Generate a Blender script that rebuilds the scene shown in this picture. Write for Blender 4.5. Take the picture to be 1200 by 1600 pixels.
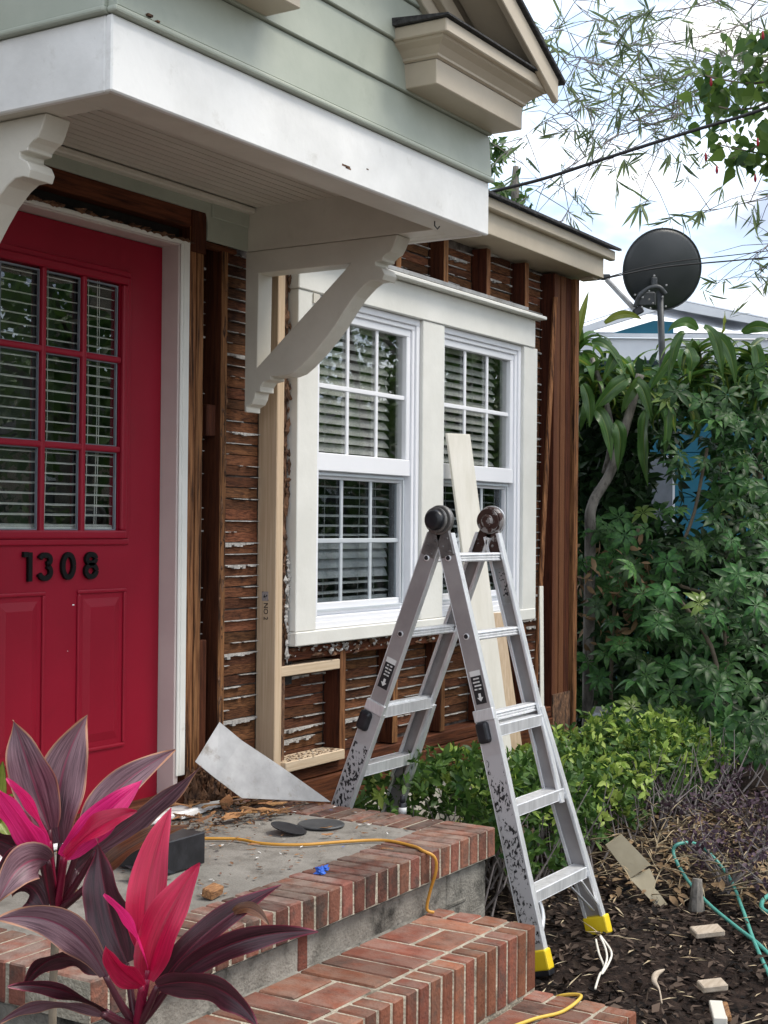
import bpy, bmesh, math, random
import numpy as np
from mathutils import Vector, Matrix, Euler

S = bpy.context.scene
for o in list(bpy.data.objects): bpy.data.objects.remove(o)
COL = S.collection
rnd = random.Random(7)
nrng = np.random.default_rng(11)

# ------------------------------------------------------------------ camera
CAM = Vector((0.0, -3.40, 1.06)); FPX = 2208.23
th, pi_, ro = math.radians(31.877), math.radians(0.5768), math.radians(0.5084)
FWD = Vector((math.cos(th)*math.cos(pi_), math.sin(th)*math.cos(pi_), math.sin(pi_)))
r0 = Vector((math.sin(th), -math.cos(th), 0)); u0 = r0.cross(FWD)
RGT = r0*math.cos(ro) + u0*math.sin(ro); UPV = u0*math.cos(ro) - r0*math.sin(ro)
cd = bpy.data.cameras.new('camera'); cam = bpy.data.objects.new('camera', cd); COL.objects.link(cam)
m = Matrix((RGT, UPV, -FWD)).transposed().to_4x4(); m.translation = CAM; cam.matrix_world = m
cd.sensor_fit = 'VERTICAL'; cd.sensor_height = 24; cd.lens = FPX/1600*24
cd.clip_start = 0.05; cd.clip_end = 2000
S.camera = cam
S.render.resolution_x, S.render.resolution_y = 768, 1024

def at(px, py, D):                       # a surveyed point of the place: photo pixel + distance along the view axis
    return CAM + (FWD + RGT*((px-600)/FPX) - UPV*((py-800)/FPX))*D

# ------------------------------------------------------------------ sky, sun, exposure
SUN_EL, SUN_AZ = math.radians(58), math.radians(-62)     # azimuth of the sun in the xy plane
W = bpy.data.worlds.new('World'); S.world = W; W.use_nodes = True
nt = W.node_tree; nt.nodes.clear()
def wn(t, **k):
    n = nt.nodes.new(t)
    for a, b in k.items(): setattr(n, a, b)
    return n
out = wn('ShaderNodeOutputWorld'); bg = wn('ShaderNodeBackground'); bg.inputs[1].default_value = 0.1
sky = wn('ShaderNodeTexSky', sky_type='NISHITA', sun_disc=False); sky.sun_elevation = SUN_EL
sky.sun_rotation = math.pi/2 - SUN_AZ; sky.air_density = 1.0; sky.dust_density = 2.0
tc = wn('ShaderNodeTexCoord'); mp = wn('ShaderNodeMapping'); mp.inputs['Scale'].default_value = (1, 1, 2.2)
mp.inputs['Location'].default_value = (0.35, 0.1, 0.2)
nz = wn('ShaderNodeTexNoise'); nz.inputs['Scale'].default_value = 5.5; nz.inputs['Detail'].default_value = 7; nz.inputs['Roughness'].default_value = 0.55
rp = wn('ShaderNodeValToRGB'); rp.color_ramp.elements[0].position = 0.34; rp.color_ramp.elements[1].position = 0.55
nz2 = wn('ShaderNodeTexNoise'); nz2.inputs['Scale'].default_value = 7.5; nz2.inputs['Detail'].default_value = 5
rp2 = wn('ShaderNodeValToRGB'); rp2.color_ramp.elements[0].color = (3.7, 4.3, 5.6, 1); rp2.color_ramp.elements[1].color = (12.6, 12.3, 11.7, 1)
rp2.color_ramp.elements[0].position = 0.42; rp2.color_ramp.elements[1].position = 0.60
mx = wn('ShaderNodeMix', data_type='RGBA')
sb = wn('ShaderNodeMix', data_type='RGBA', blend_type='ADD'); sb.inputs[0].default_value = 1.0
sb.inputs[7].default_value = (2.2, 2.9, 3.7, 1)
L = nt.links.new
L(tc.outputs['Generated'], mp.inputs[0]); L(mp.outputs[0], nz.inputs[0]); L(mp.outputs[0], nz2.inputs[0])
L(nz.outputs[0], rp.inputs[0]); L(nz2.outputs[0], rp2.inputs[0])
L(sky.outputs[0], sb.inputs[6])
L(rp.outputs[0], mx.inputs[0]); L(sb.outputs[2], mx.inputs[6]); L(rp2.outputs[0], mx.inputs[7])
L(mx.outputs[2], bg.inputs[0]); L(bg.outputs[0], out.inputs[0])

sd = bpy.data.lights.new('sun', 'SUN'); sd.energy = 1.5; sd.angle = math.radians(24); sd.color = (1, 0.93, 0.83)
sun = bpy.data.objects.new('sun', sd); COL.objects.link(sun)
sv = Vector((math.cos(SUN_EL)*math.cos(SUN_AZ), math.cos(SUN_EL)*math.sin(SUN_AZ), math.sin(SUN_EL)))
sun.rotation_euler = sv.to_track_quat('Z', 'Y').to_euler()
S.view_settings.view_transform = 'Standard'; S.view_settings.look = 'None'
S.view_settings.exposure = 0.95; S.view_settings.gamma = 1.0
S.cycles.max_bounces = 6; S.cycles.transparent_max_bounces = 10

# ------------------------------------------------------------------ materials
MATS = {}
def hexc(h):
    v = [int(h[i:i+2], 16)/255 for i in (0, 2, 4)]
    return tuple(c/12.92 if c <= 0.04045 else ((c+0.055)/1.055)**2.4 for c in v)
def mat(name, c1, c2=None, rough=0.6, scale=8, stretch=(1, 1, 1), detail=5, lo=0.35, hi=0.65, metal=0.0, bump=0.0,
        bscale=None, rv=0.0, c3=None, c3amt=(0.62, 0.7), c3scale=20, spec=0.5, trans=0.0, attr=None, dust=None, dustamt=.6):
    """procedural paint/wood/stone: two-tone noise, a third tone in patches, per-object brightness, bump"""
    M = bpy.data.materials.new(name); M.use_nodes = True; t = M.node_tree; N = t.nodes; K = t.links.new
    b = N['Principled BSDF']; b.inputs['Roughness'].default_value = rough; b.inputs['Metallic'].default_value = metal
    b.inputs['Specular IOR Level'].default_value = spec
    c2 = c2 or c1
    tcn = N.new('ShaderNodeTexCoord'); oi = N.new('ShaderNodeObjectInfo')
    ml = N.new('ShaderNodeMath'); ml.operation = 'MULTIPLY'; ml.inputs[1].default_value = 37.3
    K(oi.outputs['Random'], ml.inputs[0])
    va = N.new('ShaderNodeVectorMath'); va.operation = 'ADD'; K(tcn.outputs['Object'], va.inputs[0]); K(ml.outputs[0], va.inputs[1])
    mpn = N.new('ShaderNodeMapping'); mpn.inputs['Scale'].default_value = stretch; K(va.outputs[0], mpn.inputs[0])
    n1 = N.new('ShaderNodeTexNoise'); n1.inputs['Scale'].default_value = scale; n1.inputs['Detail'].default_value = detail
    n1.inputs['Roughness'].default_value = 0.62
    K(mpn.outputs[0], n1.inputs[0])
    r1 = N.new('ShaderNodeValToRGB'); e = r1.color_ramp.elements
    e[0].position, e[1].position = lo, hi; e[0].color = (*c1, 1); e[1].color = (*c2, 1)
    if attr:
        an = N.new('ShaderNodeAttribute'); an.attribute_name = attr
        K(an.outputs['Fac'], r1.inputs[0])
    else: K(n1.outputs[0], r1.inputs[0])
    colr = r1.outputs[0]
    if c3:
        n3 = N.new('ShaderNodeTexNoise'); n3.inputs['Scale'].default_value = c3scale; n3.inputs['Detail'].default_value = 6
        n3.inputs['Roughness'].default_value = 0.7
        K(mpn.outputs[0], n3.inputs[0])
        r3 = N.new('ShaderNodeValToRGB'); r3.color_ramp.elements[0].position, r3.color_ramp.elements[1].position = c3amt
        K(n3.outputs[0], r3.inputs[0])
        m3 = N.new('ShaderNodeMix'); m3.data_type = 'RGBA'; m3.inputs[7].default_value = (*c3, 1)
        K(r3.outputs[0], m3.inputs[0]); K(colr, m3.inputs[6]); colr = m3.outputs[2]
    if dust:                                # worn, greyed upper faces
        ge = N.new('ShaderNodeNewGeometry'); sx = N.new('ShaderNodeSeparateXYZ'); K(ge.outputs['Normal'], sx.inputs[0])
        dn = N.new('ShaderNodeTexNoise'); dn.inputs['Scale'].default_value = 16; dn.inputs['Detail'].default_value = 5; K(va.outputs[0], dn.inputs[0])
        d1 = N.new('ShaderNodeMapRange'); d1.inputs[1].default_value = .35; d1.inputs[2].default_value = .62; d1.inputs[4].default_value = dustamt; K(dn.outputs[0], d1.inputs[0])
        d2 = N.new('ShaderNodeMath'); d2.operation = 'MULTIPLY'; d2.use_clamp = True; K(sx.outputs[2], d2.inputs[0]); K(d1.outputs[0], d2.inputs[1])
        m4 = N.new('ShaderNodeMix'); m4.data_type = 'RGBA'; m4.inputs[7].default_value = (*dust, 1); K(d2.outputs[0], m4.inputs[0]); K(colr, m4.inputs[6]); colr = m4.outputs[2]
    if rv:
        mr = N.new('ShaderNodeMapRange'); mr.inputs[3].default_value = 1-rv; mr.inputs[4].default_value = 1+rv
        K(oi.outputs['Random'], mr.inputs[0])
        hs = N.new('ShaderNodeHueSaturation'); K(mr.outputs[0], hs.inputs['Value'])
        h1 = N.new('ShaderNodeMath'); h1.operation = 'MULTIPLY'; h1.inputs[1].default_value = 7.13; K(oi.outputs['Random'], h1.inputs[0])
        h2 = N.new('ShaderNodeMath'); h2.operation = 'FRACT'; K(h1.outputs[0], h2.inputs[0])
        h3 = N.new('ShaderNodeMapRange'); h3.inputs[3].default_value = .5-rv*.020; h3.inputs[4].default_value = .5+rv*.020; K(h2.outputs[0], h3.inputs[0]); K(h3.outputs[0], hs.inputs['Hue']); K(colr, hs.inputs['Color']); colr = hs.outputs[0]
    K(colr, b.inputs['Base Color'])
    if bump:
        nb = N.new('ShaderNodeTexNoise'); nb.inputs['Scale'].default_value = bscale or scale*3; nb.inputs['Detail'].default_value = 6
        K(mpn.outputs[0], nb.inputs[0])
        bp = N.new('ShaderNodeBump'); bp.inputs['Strength'].default_value = bump; bp.inputs['Distance'].default_value = 0.01
        K(nb.outputs[0], bp.inputs['Height']); K(bp.outputs[0], b.inputs['Normal'])
    if trans:
        tr = N.new('ShaderNodeBsdfTranslucent'); K(colr, tr.inputs[0])
        ms = N.new('ShaderNodeMixShader'); ms.inputs[0].default_value = trans
        K(b.outputs[0], ms.inputs[1]); K(tr.outputs[0], ms.inputs[2]); K(ms.outputs[0], N['Material Output'].inputs[0])
    MATS[name] = M
    return M

mat('white_paint', (.66, .66, .64), (.80, .80, .78), .5, 3, lo=.3, hi=.6, bump=.12, bscale=30, c3=(.56, .55, .51), c3amt=(.60, .80), c3scale=9)
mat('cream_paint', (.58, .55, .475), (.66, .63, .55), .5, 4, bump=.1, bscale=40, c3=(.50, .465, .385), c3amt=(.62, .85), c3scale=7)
mat('trim_white', (.68, .675, .625), (.77, .765, .715), .5, 3, bump=.08, bscale=45, c3=(.50, .47, .39), c3amt=(.66, .85), c3scale=9)
mat('vinyl', (.80, .81, .84), (.84, .85, .88), .32, 3)
mat('vinyl_grey', (.46, .50, .53), (.52, .56, .59), .4, 6)
mat('green_siding', (.335, .368, .305), (.415, .445, .375), .5, 2.5, bump=.1, bscale=25, c3=(.285, .315, .26), c3amt=(.6, .85), c3scale=6)
mat('tan_trim', (.46, .395, .30), (.53, .46, .355), .5, 3, bump=.06, bscale=30)
mat('shingle', (.03, .03, .032), (.07, .07, .07), .9, 60, bump=.6, bscale=180, rv=.25, spec=.2)
mat('red_door', (.235, .0035, .017), (.275, .0045, .021), .45, 2.2, bump=.05, bscale=60, c3=(.21, .0045, .017), c3amt=(.6, .8), c3scale=5, spec=.3)
mat('number_black', (.003, .003, .003), rough=.6, spec=.2)
mat('jamb_shaded', (.50, .42, .40), (.57, .49, .46), .5, 3, bump=.05)  # mauve-grey jamb tone, the shade on its inner face is in the colour
mat('old_wood', (.040, .0105, .005), (.10, .029, .012), .75, 5, stretch=(14, 14, .9), bump=.35, bscale=16, rv=.18, c3=(.018, .006, .004), c3amt=(.56, .72), c3scale=4, spec=.2)
mat('stud_edge', (.115, .043, .016), (.33, .155, .065), .75, 5, stretch=(22, 22, .9), bump=.5, bscale=16, rv=.15, c3=(.030, .012, .006), c3amt=(.50, .62), c3scale=3, spec=.2)
mat('old_wood_h', (.055, .017, .008), (.15, .048, .020), .75, 5, stretch=(.9, 14, 14), bump=.35, bscale=16, rv=.2, c3=(.022, .009, .005), c3amt=(.55, .72), c3scale=4, spec=.2)
mat('lath', (.058, .022, .010), (.165, .068, .030), .8, 6, stretch=(1.2, 30, 30), bump=.4, bscale=14, rv=.42, c3=(.022, .009, .006), c3amt=(.52, .68), c3scale=5, spec=.2)
mat('corner_wood', (.085, .030, .014), (.19, .075, .034), .75, 5, stretch=(45, 45, .8), bump=.4, bscale=14, rv=.2, c3=(.035, .014, .009), c3amt=(.54, .66), c3scale=5, spec=.2)
mat('rotten', (.03, .014, .009), (.20, .10, .05), .9, 9, stretch=(4, 4, 2), bump=.9, bscale=20, c3=(.38, .24, .12), c3amt=(.62, .72), c3scale=18)
mat('tar_and_shade_black', (.006, .006, .006), (.02, .015, .012), .8, 8, bump=.6, bscale=30)
mat('new_lumber', (.50, .36, .23), (.62, .48, .33), .6, 4, stretch=(26, 26, .8), bump=.1, bscale=12, c3=(.30, .17, .08), c3amt=(.72, .76), c3scale=9)
mat('new_lumber_h', (.55, .42, .28), (.66, .53, .38), .6, 4, stretch=(.8, 26, 26), bump=.1, bscale=12, c3=(.30, .17, .08), c3amt=(.72, .76), c3scale=9)
mat('plaster', (.27, .255, .235), (.50, .485, .46), .9, 20, bump=.8, bscale=60)
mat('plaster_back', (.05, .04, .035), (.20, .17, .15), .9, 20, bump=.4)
mat('pale_board', (.68, .65, .56), (.76, .73, .65), .55, 3, stretch=(8, 8, 1), bump=.08, bscale=20)
mat('brick', (.115, .040, .027), (.20, .070, .045), .85, 14, bump=.5, bscale=90, rv=.35, c3=(.07, .045, .036), c3amt=(.5, .7), c3scale=9, spec=.25)
mat('brick_top', (.135, .052, .036), (.215, .088, .060), .85, 14, bump=.5, bscale=90, rv=.38, c3=(.078, .052, .042), c3amt=(.46, .64), c3scale=9, spec=.25, dust=(.21, .155, .13), dustamt=.9)
mat('brick_orange', (.18, .062, .037), (.265, .100, .060), .85, 12, bump=.45, bscale=90, rv=.36, c3=(.115, .068, .052), c3amt=(.48, .66), c3scale=7, spec=.25, dust=(.245, .155, .12), dustamt=.75)
mat('mortar', (.32, .285, .225), (.50, .455, .36), .95, 22, bump=.9, bscale=120, c3=(.15, .13, .10), c3amt=(.50, .66), c3scale=7, spec=.2)
mat('concrete', (.15, .14, .12), (.29, .275, .24), .9, 9, bump=.6, bscale=110, c3=(.035, .034, .03), c3amt=(.50, .66), c3scale=5, spec=.2)
mat('slab', (.19, .18, .16), (.275, .26, .235), .85, 5, bump=.35, bscale=130, c3=(.125, .115, .10), c3amt=(.48, .72), c3scale=7, spec=.25)
mat('alu', (.66, .67, .68), (.86, .87, .88), .38, 12, stretch=(3, 3, .4), metal=.5, bump=.05, bscale=60, c3=(.36, .35, .34), c3amt=(.64, .85), c3scale=14)
mat('alu_web_shaded', (.31, .288, .286), (.39, .366, .36), .48, 7, metal=.35, bump=.04, bscale=60, c3=(.12, .095, .09), c3amt=(.69, .75), c3scale=26)  # darker copy of the aluminium, puts the rail webs' shade into the colour
mat('worn_sticker', (.006, .006, .008), (.46, .445, .45), .5, 85, stretch=(1, 1, .6), lo=.465, hi=.485, detail=5, c3=(.46, .445, .45), c3amt=(.52, .55), c3scale=16)
mat('alu_light', (.42, .405, .41), (.52, .505, .51), .48, 7, metal=.35, bump=.04, bscale=60, c3=(.14, .12, .12), c3amt=(.68, .74), c3scale=30)
mat('worn_letters', (.008, .008, .01), (.34, .31, .305), .55, 75, lo=.42, hi=.45, detail=2)
mat('label_black', (.012, .012, .014), rough=.5)
mat('label_white', (.72, .72, .70), rough=.5)
mat('black_plastic', (.008, .009, .012), (.02, .021, .026), .35, 20, bump=.08)
mat('hinge_steel', (.13, .125, .12), (.24, .23, .22), .4, 25, metal=.6, bump=.1, bscale=60)
mat('hinge_rust', (.055, .026, .020), (.27, .25, .24), .45, 18, metal=.3, lo=.50, hi=.53, bump=.1)
mat('yellow_plastic', (.72, .50, .01), (.80, .60, .03), .4, 8, c3=(.25, .17, .03), c3amt=(.62, .75), c3scale=30)
mat('galv', (.25, .25, .25), (.42, .42, .42), .5, 5, metal=.25, bump=.08, bscale=20, c3=(.17, .145, .115), c3amt=(.52, .70), c3scale=8)
mat('meter_grey', (.12, .14, .16), (.18, .20, .23), .5, 6)
mat('splinter', (.20, .085, .032), (.48, .25, .105), .85, 18, stretch=(1, 8, 8), rv=.45, bump=.5, c3=(.05, .022, .012), c3amt=(.55, .66), c3scale=25)
mat('orange_cord', (.50, .24, .03), (.58, .30, .05), .5, 12)
mat('yellow_cord', (.60, .40, .05), (.66, .46, .08), .5, 12)
mat('blue_tape', (.015, .08, .42), (.02, .12, .55), .6, 30)
mat('hose', (.07, .30, .25), (.11, .38, .32), .4, 10)
mat('tan_metal', (.26, .22, .14), (.33, .285, .19), .5, 9, c3=(.03, .025, .02), c3amt=(.64, .70), c3scale=9)
mat('weathered', (.36, .29, .215), (.50, .42, .33), .8, 6, stretch=(1, 10, 10), bump=.2, c3=(.16, .09, .055), c3amt=(.60, .75), c3scale=6)
mat('mulch', (.009, .006, .005), (.034, .022, .017), .95, 30, bump=1.0, bscale=90, c3=(.10, .075, .06), c3amt=(.68, .76), c3scale=45, spec=.15)
mat('dry_soil', (.10, .09, .075), (.16, .145, .125), .95, 20, bump=.8, bscale=80)
mat('chip_dark', (.006, .0045, .004), (.115, .082, .062), .9, 20, attr='rnd', lo=.25, hi=1.25, spec=.2)
mat('straw', (.36, .27, .16), (.50, .42, .28), .8, 10, attr='rnd', lo=0, hi=1)
mat('dish_grey', (.035, .040, .043), (.048, .053, .057), .38, 4)
mat('steel_dark', (.05, .055, .06), (.09, .095, .10), .5, 10, metal=.3)
mat('cable_black', (.012, .011, .012), rough=.6)
mat('neighbour_blue', (.006, .125, .20), (.009, .15, .235), .6, 2, bump=.05)
mat('neighbour_white', (.72, .75, .80), (.80, .83, .87), .5, 3)
mat('interior', (.05, .05, .05), rough=.9)
mat('blind', (.74, .73, .69), (.80, .79, .75), .5, 5)
mat('bark', (.10, .09, .078), (.30, .275, .24), .9, 14, stretch=(1, 1, .5), bump=.9, bscale=40, c3=(.05, .045, .035), c3amt=(.55, .68), c3scale=18)
mat('twig', (.13, .105, .075), (.22, .18, .13), .85, 14)
mat('twig_grey', (.17, .145, .14), (.26, .23, .22), .85, 14)
# foliage
mat('leaf_dracaena', (.060, .14, .030), (.13, .24, .05), .42, 3, trans=.28, rv=.45, spec=.35)
mat('leaf_stripe', (.22, .28, .045), (.30, .36, .07), .32, 3, trans=.25, rv=.3)
mat('leaf_schefflera', (.020, .064, .020), (.062, .150, .036), .42, 6, trans=.25, rv=.6, spec=.26)
mat('leaf_young', (.16, .26, .05), (.24, .34, .08), .3, 6, trans=.3, rv=.2)
mat('leaf_dark', (.006, .020, .007), (.030, .075, .022), .5, attr='rnd', lo=0, hi=1, trans=.12, spec=.2)
mat('leaf_mid', (.022, .070, .014), (.12, .215, .045), .45, attr='rnd', lo=0, hi=1, trans=.3, spec=.3)
mat('leaf_new', (.20, .32, .045), (.42, .52, .13), .45, attr='rnd', lo=0, hi=1, trans=.3, spec=.3)
mat('leaf_bamboo', (.08, .12, .06), (.22, .28, .12), .5, attr='rnd', lo=0, hi=1, trans=.5, spec=.2)
mat('leaf_hibiscus', (.030, .080, .022), (.16, .25, .05), .45, attr='rnd', lo=0, hi=1, trans=.45, spec=.25)
mat('leaf_purple', (.035, .020, .030), (.12, .075, .10), .55, attr='rnd', lo=0, hi=1, trans=.15, spec=.25)
mat('leaf_dry', (.15, .085, .04), (.30, .19, .10), .8, 8, rv=.3)
mat('petal_red', (.30, .006, .02), (.42, .012, .03), .5, 6, trans=.3)

def ti_mat(name, c1, c2, ce, eamt, vein, trans=.22, rough=.31):
    M = bpy.data.materials.new(name); M.use_nodes = True; t = M.node_tree; N = t.nodes; K = t.links.new; b = N['Principled BSDF']
    b.inputs['Roughness'].default_value = rough; b.inputs['Specular IOR Level'].default_value = .5
    at_ = N.new('ShaderNodeAttribute'); at_.attribute_name = 'lv'; oi = N.new('ShaderNodeObjectInfo')
    sp = N.new('ShaderNodeSeparateXYZ'); K(at_.outputs['Vector'], sp.inputs[0])
    ml = N.new('ShaderNodeMath'); ml.operation = 'MULTIPLY'; ml.inputs[1].default_value = 51; K(oi.outputs['Random'], ml.inputs[0])
    cx = N.new('ShaderNodeCombineXYZ')
    for i, k in ((0, 11.0), (1, 2.2)):
        q = N.new('ShaderNodeMath'); q.operation = 'MULTIPLY'; q.inputs[1].default_value = k; K(sp.outputs[i], q.inputs[0]); K(q.outputs[0], cx.inputs[i])
    K(ml.outputs[0], cx.inputs[2])
    n1 = N.new('ShaderNodeTexNoise'); n1.inputs['Scale'].default_value = 1.0; n1.inputs['Detail'].default_value = 6; n1.inputs['Roughness'].default_value = .65; K(cx.outputs[0], n1.inputs[0])
    r1 = N.new('ShaderNodeValToRGB'); r1.color_ramp.elements[0].position = .36; r1.color_ramp.elements[1].position = .66
    r1.color_ramp.elements[0].color = (*c1, 1); r1.color_ramp.elements[1].color = (*c2, 1); K(n1.outputs[0], r1.inputs[0])
    ab = N.new('ShaderNodeMath'); ab.operation = 'ABSOLUTE'; K(sp.outputs[0], ab.inputs[0])
    # midrib
    mr = N.new('ShaderNodeMapRange'); mr.inputs[1].default_value = .07; mr.inputs[2].default_value = .0; K(ab.outputs[0], mr.inputs[0])
    m1 = N.new('ShaderNodeMix'); m1.data_type = 'RGBA'; m1.inputs[7].default_value = (*vein, 1); K(mr.outputs[0], m1.inputs[0]); K(r1.outputs[0], m1.inputs[6])
    # dried or coloured margin, ragged, wider at the tip
    n2 = N.new('ShaderNodeTexNoise'); n2.inputs['Scale'].default_value = 2.5; n2.inputs['Detail'].default_value = 5; K(cx.outputs[0], n2.inputs[0])
    ad = N.new('ShaderNodeMath'); ad.operation = 'MULTIPLY_ADD'; ad.inputs[1].default_value = .22; K(n2.outputs[0], ad.inputs[0]); K(ab.outputs[0], ad.inputs[2])
    tp_ = N.new('ShaderNodeMath'); tp_.operation = 'POWER'; tp_.inputs[1].default_value = 9; K(sp.outputs[1], tp_.inputs[0])
    tq = N.new('ShaderNodeMath'); tq.operation = 'MULTIPLY_ADD'; tq.inputs[1].default_value = .65; K(tp_.outputs[0], tq.inputs[0]); K(ad.outputs[0], tq.inputs[2])
    me_ = N.new('ShaderNodeMapRange'); me_.inputs[1].default_value = 1.0; me_.inputs[2].default_value = 1.12; me_.inputs[4].default_value = eamt; K(tq.outputs[0], me_.inputs[0])
    m2 = N.new('ShaderNodeMix'); m2.data_type = 'RGBA'; m2.inputs[7].default_value = (*ce, 1); K(me_.outputs[0], m2.inputs[0]); K(m1.outputs[2], m2.inputs[6])
    K(m2.outputs[2], b.inputs['Base Color'])
    bp = N.new('ShaderNodeBump'); bp.inputs['Strength'].default_value = .25; bp.inputs['Distance'].default_value = .004; K(n1.outputs[0], bp.inputs['Height']); K(bp.outputs[0], b.inputs['Normal'])
    tr = N.new('ShaderNodeBsdfTranslucent'); K(m2.outputs[2], tr.inputs[0]); ms = N.new('ShaderNodeMixShader'); ms.inputs[0].default_value = trans
    K(b.outputs[0], ms.inputs[1]); K(tr.outputs[0], ms.inputs[2]); K(ms.outputs[0], N['Material Output'].inputs[0]); MATS[name] = M
ti_mat('ti_pink', (.66, .010, .13), (.92, .045, .28), (.70, .06, .20), .5, (.62, .02, .14), .28)
ti_mat('ti_red', (.34, .004, .035), (.52, .010, .065), (.60, .05, .12), .4, (.30, .004, .03), .26)
ti_mat('ti_dark', (.024, .006, .010), (.085, .020, .032), (.26, .03, .06), .7, (.15, .012, .032), .12, .30)
ti_mat('ti_plum', (.070, .030, .042), (.235, .130, .155), (.48, .24, .14), .9, (.22, .03, .07), .15, .42)
ti_mat('ti_brown', (.05, .017, .010), (.17, .07, .03), (.22, .11, .05), .8, (.12, .04, .02), .15)
ti_mat('drac', (.030, .085, .020), (.10, .20, .045), (.05, .12, .03), .4, (.20, .27, .05), .22)
ti_mat('drac_yellow', (.16, .21, .025), (.30, .34, .06), (.04, .10, .02), .9, (.34, .38, .08), .25)
mat('ti_stalk', (.16, .006, .025), (.28, .010, .05), .4, 9)
mat('ti_stalk_dark', (.045, .008, .014), (.09, .016, .028), .4, 9)

def glass_mat(name, tint, refl=1.6):
    M = bpy.data.materials.new(name); M.use_nodes = True; t = M.node_tree; N = t.nodes; K = t.links.new
    N.remove(N['Principled BSDF'])
    fr = N.new('ShaderNodeFresnel'); fr.inputs[0].default_value = 1.52
    tr = N.new('ShaderNodeBsdfTransparent'); tr.inputs[0].default_value = (*tint, 1)
    gl = N.new('ShaderNodeBsdfGlossy'); gl.inputs['Roughness'].default_value = 0.0
    mu = N.new('ShaderNodeMath'); mu.operation = 'MULTIPLY'; mu.inputs[1].default_value = refl; mu.use_clamp = True
    K(fr.outputs[0], mu.inputs[0])
    ms = N.new('ShaderNodeMixShader'); K(mu.outputs[0], ms.inputs[0]); K(tr.outputs[0], ms.inputs[1]); K(gl.outputs[0], ms.inputs[2])
    tcn = N.new('ShaderNodeTexCoord'); nb = N.new('ShaderNodeTexNoise'); nb.inputs['Scale'].default_value = 3.0
    K(tcn.outputs['Object'], nb.inputs[0])
    bp = N.new('ShaderNodeBump'); bp.inputs['Strength'].default_value = 0.03; bp.inputs['Distance'].default_value = 0.02
    K(nb.outputs[0], bp.inputs['Height']); K(bp.outputs[0], gl.inputs['Normal'])
    K(ms.outputs[0], N['Material Output'].inputs[0]); MATS[name] = M
glass_mat('glass', (.98, .99, .985), .55); glass_mat('glass_screen', (.74, .77, .79), .30); glass_mat('door_glass', (.94, .96, .95), .22)

# ------------------------------------------------------------------ mesh helpers
ORG = {}
def tag(o, label=None, cat=None, group=None, kind=None):
    if label: o['label'] = label
    if cat: o['category'] = cat
    if group: o['group'] = group
    if kind: o['kind'] = kind
    return o
def thing(name, loc, label, cat, group=None):
    o = bpy.data.objects.new(name, None); COL.objects.link(o); o.location = loc; o.empty_display_size = .1
    ORG[o] = Vector(loc); return tag(o, label, cat, group)
def link(name, me, parent=None, loc=None, rot=None, scale=None):
    """a piece whose mesh is about its own centre; loc is in world space"""
    o = bpy.data.objects.new(name, me); COL.objects.link(o)
    org = ORG[parent] if parent else Vector((0, 0, 0))
    if parent: o.parent = parent
    if loc is not None: o.location = Vector(loc)-org
    if rot is not None: o.rotation_euler = rot
    if scale is not None: o.scale = scale
    ORG[o] = org + o.location
    return o

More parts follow.
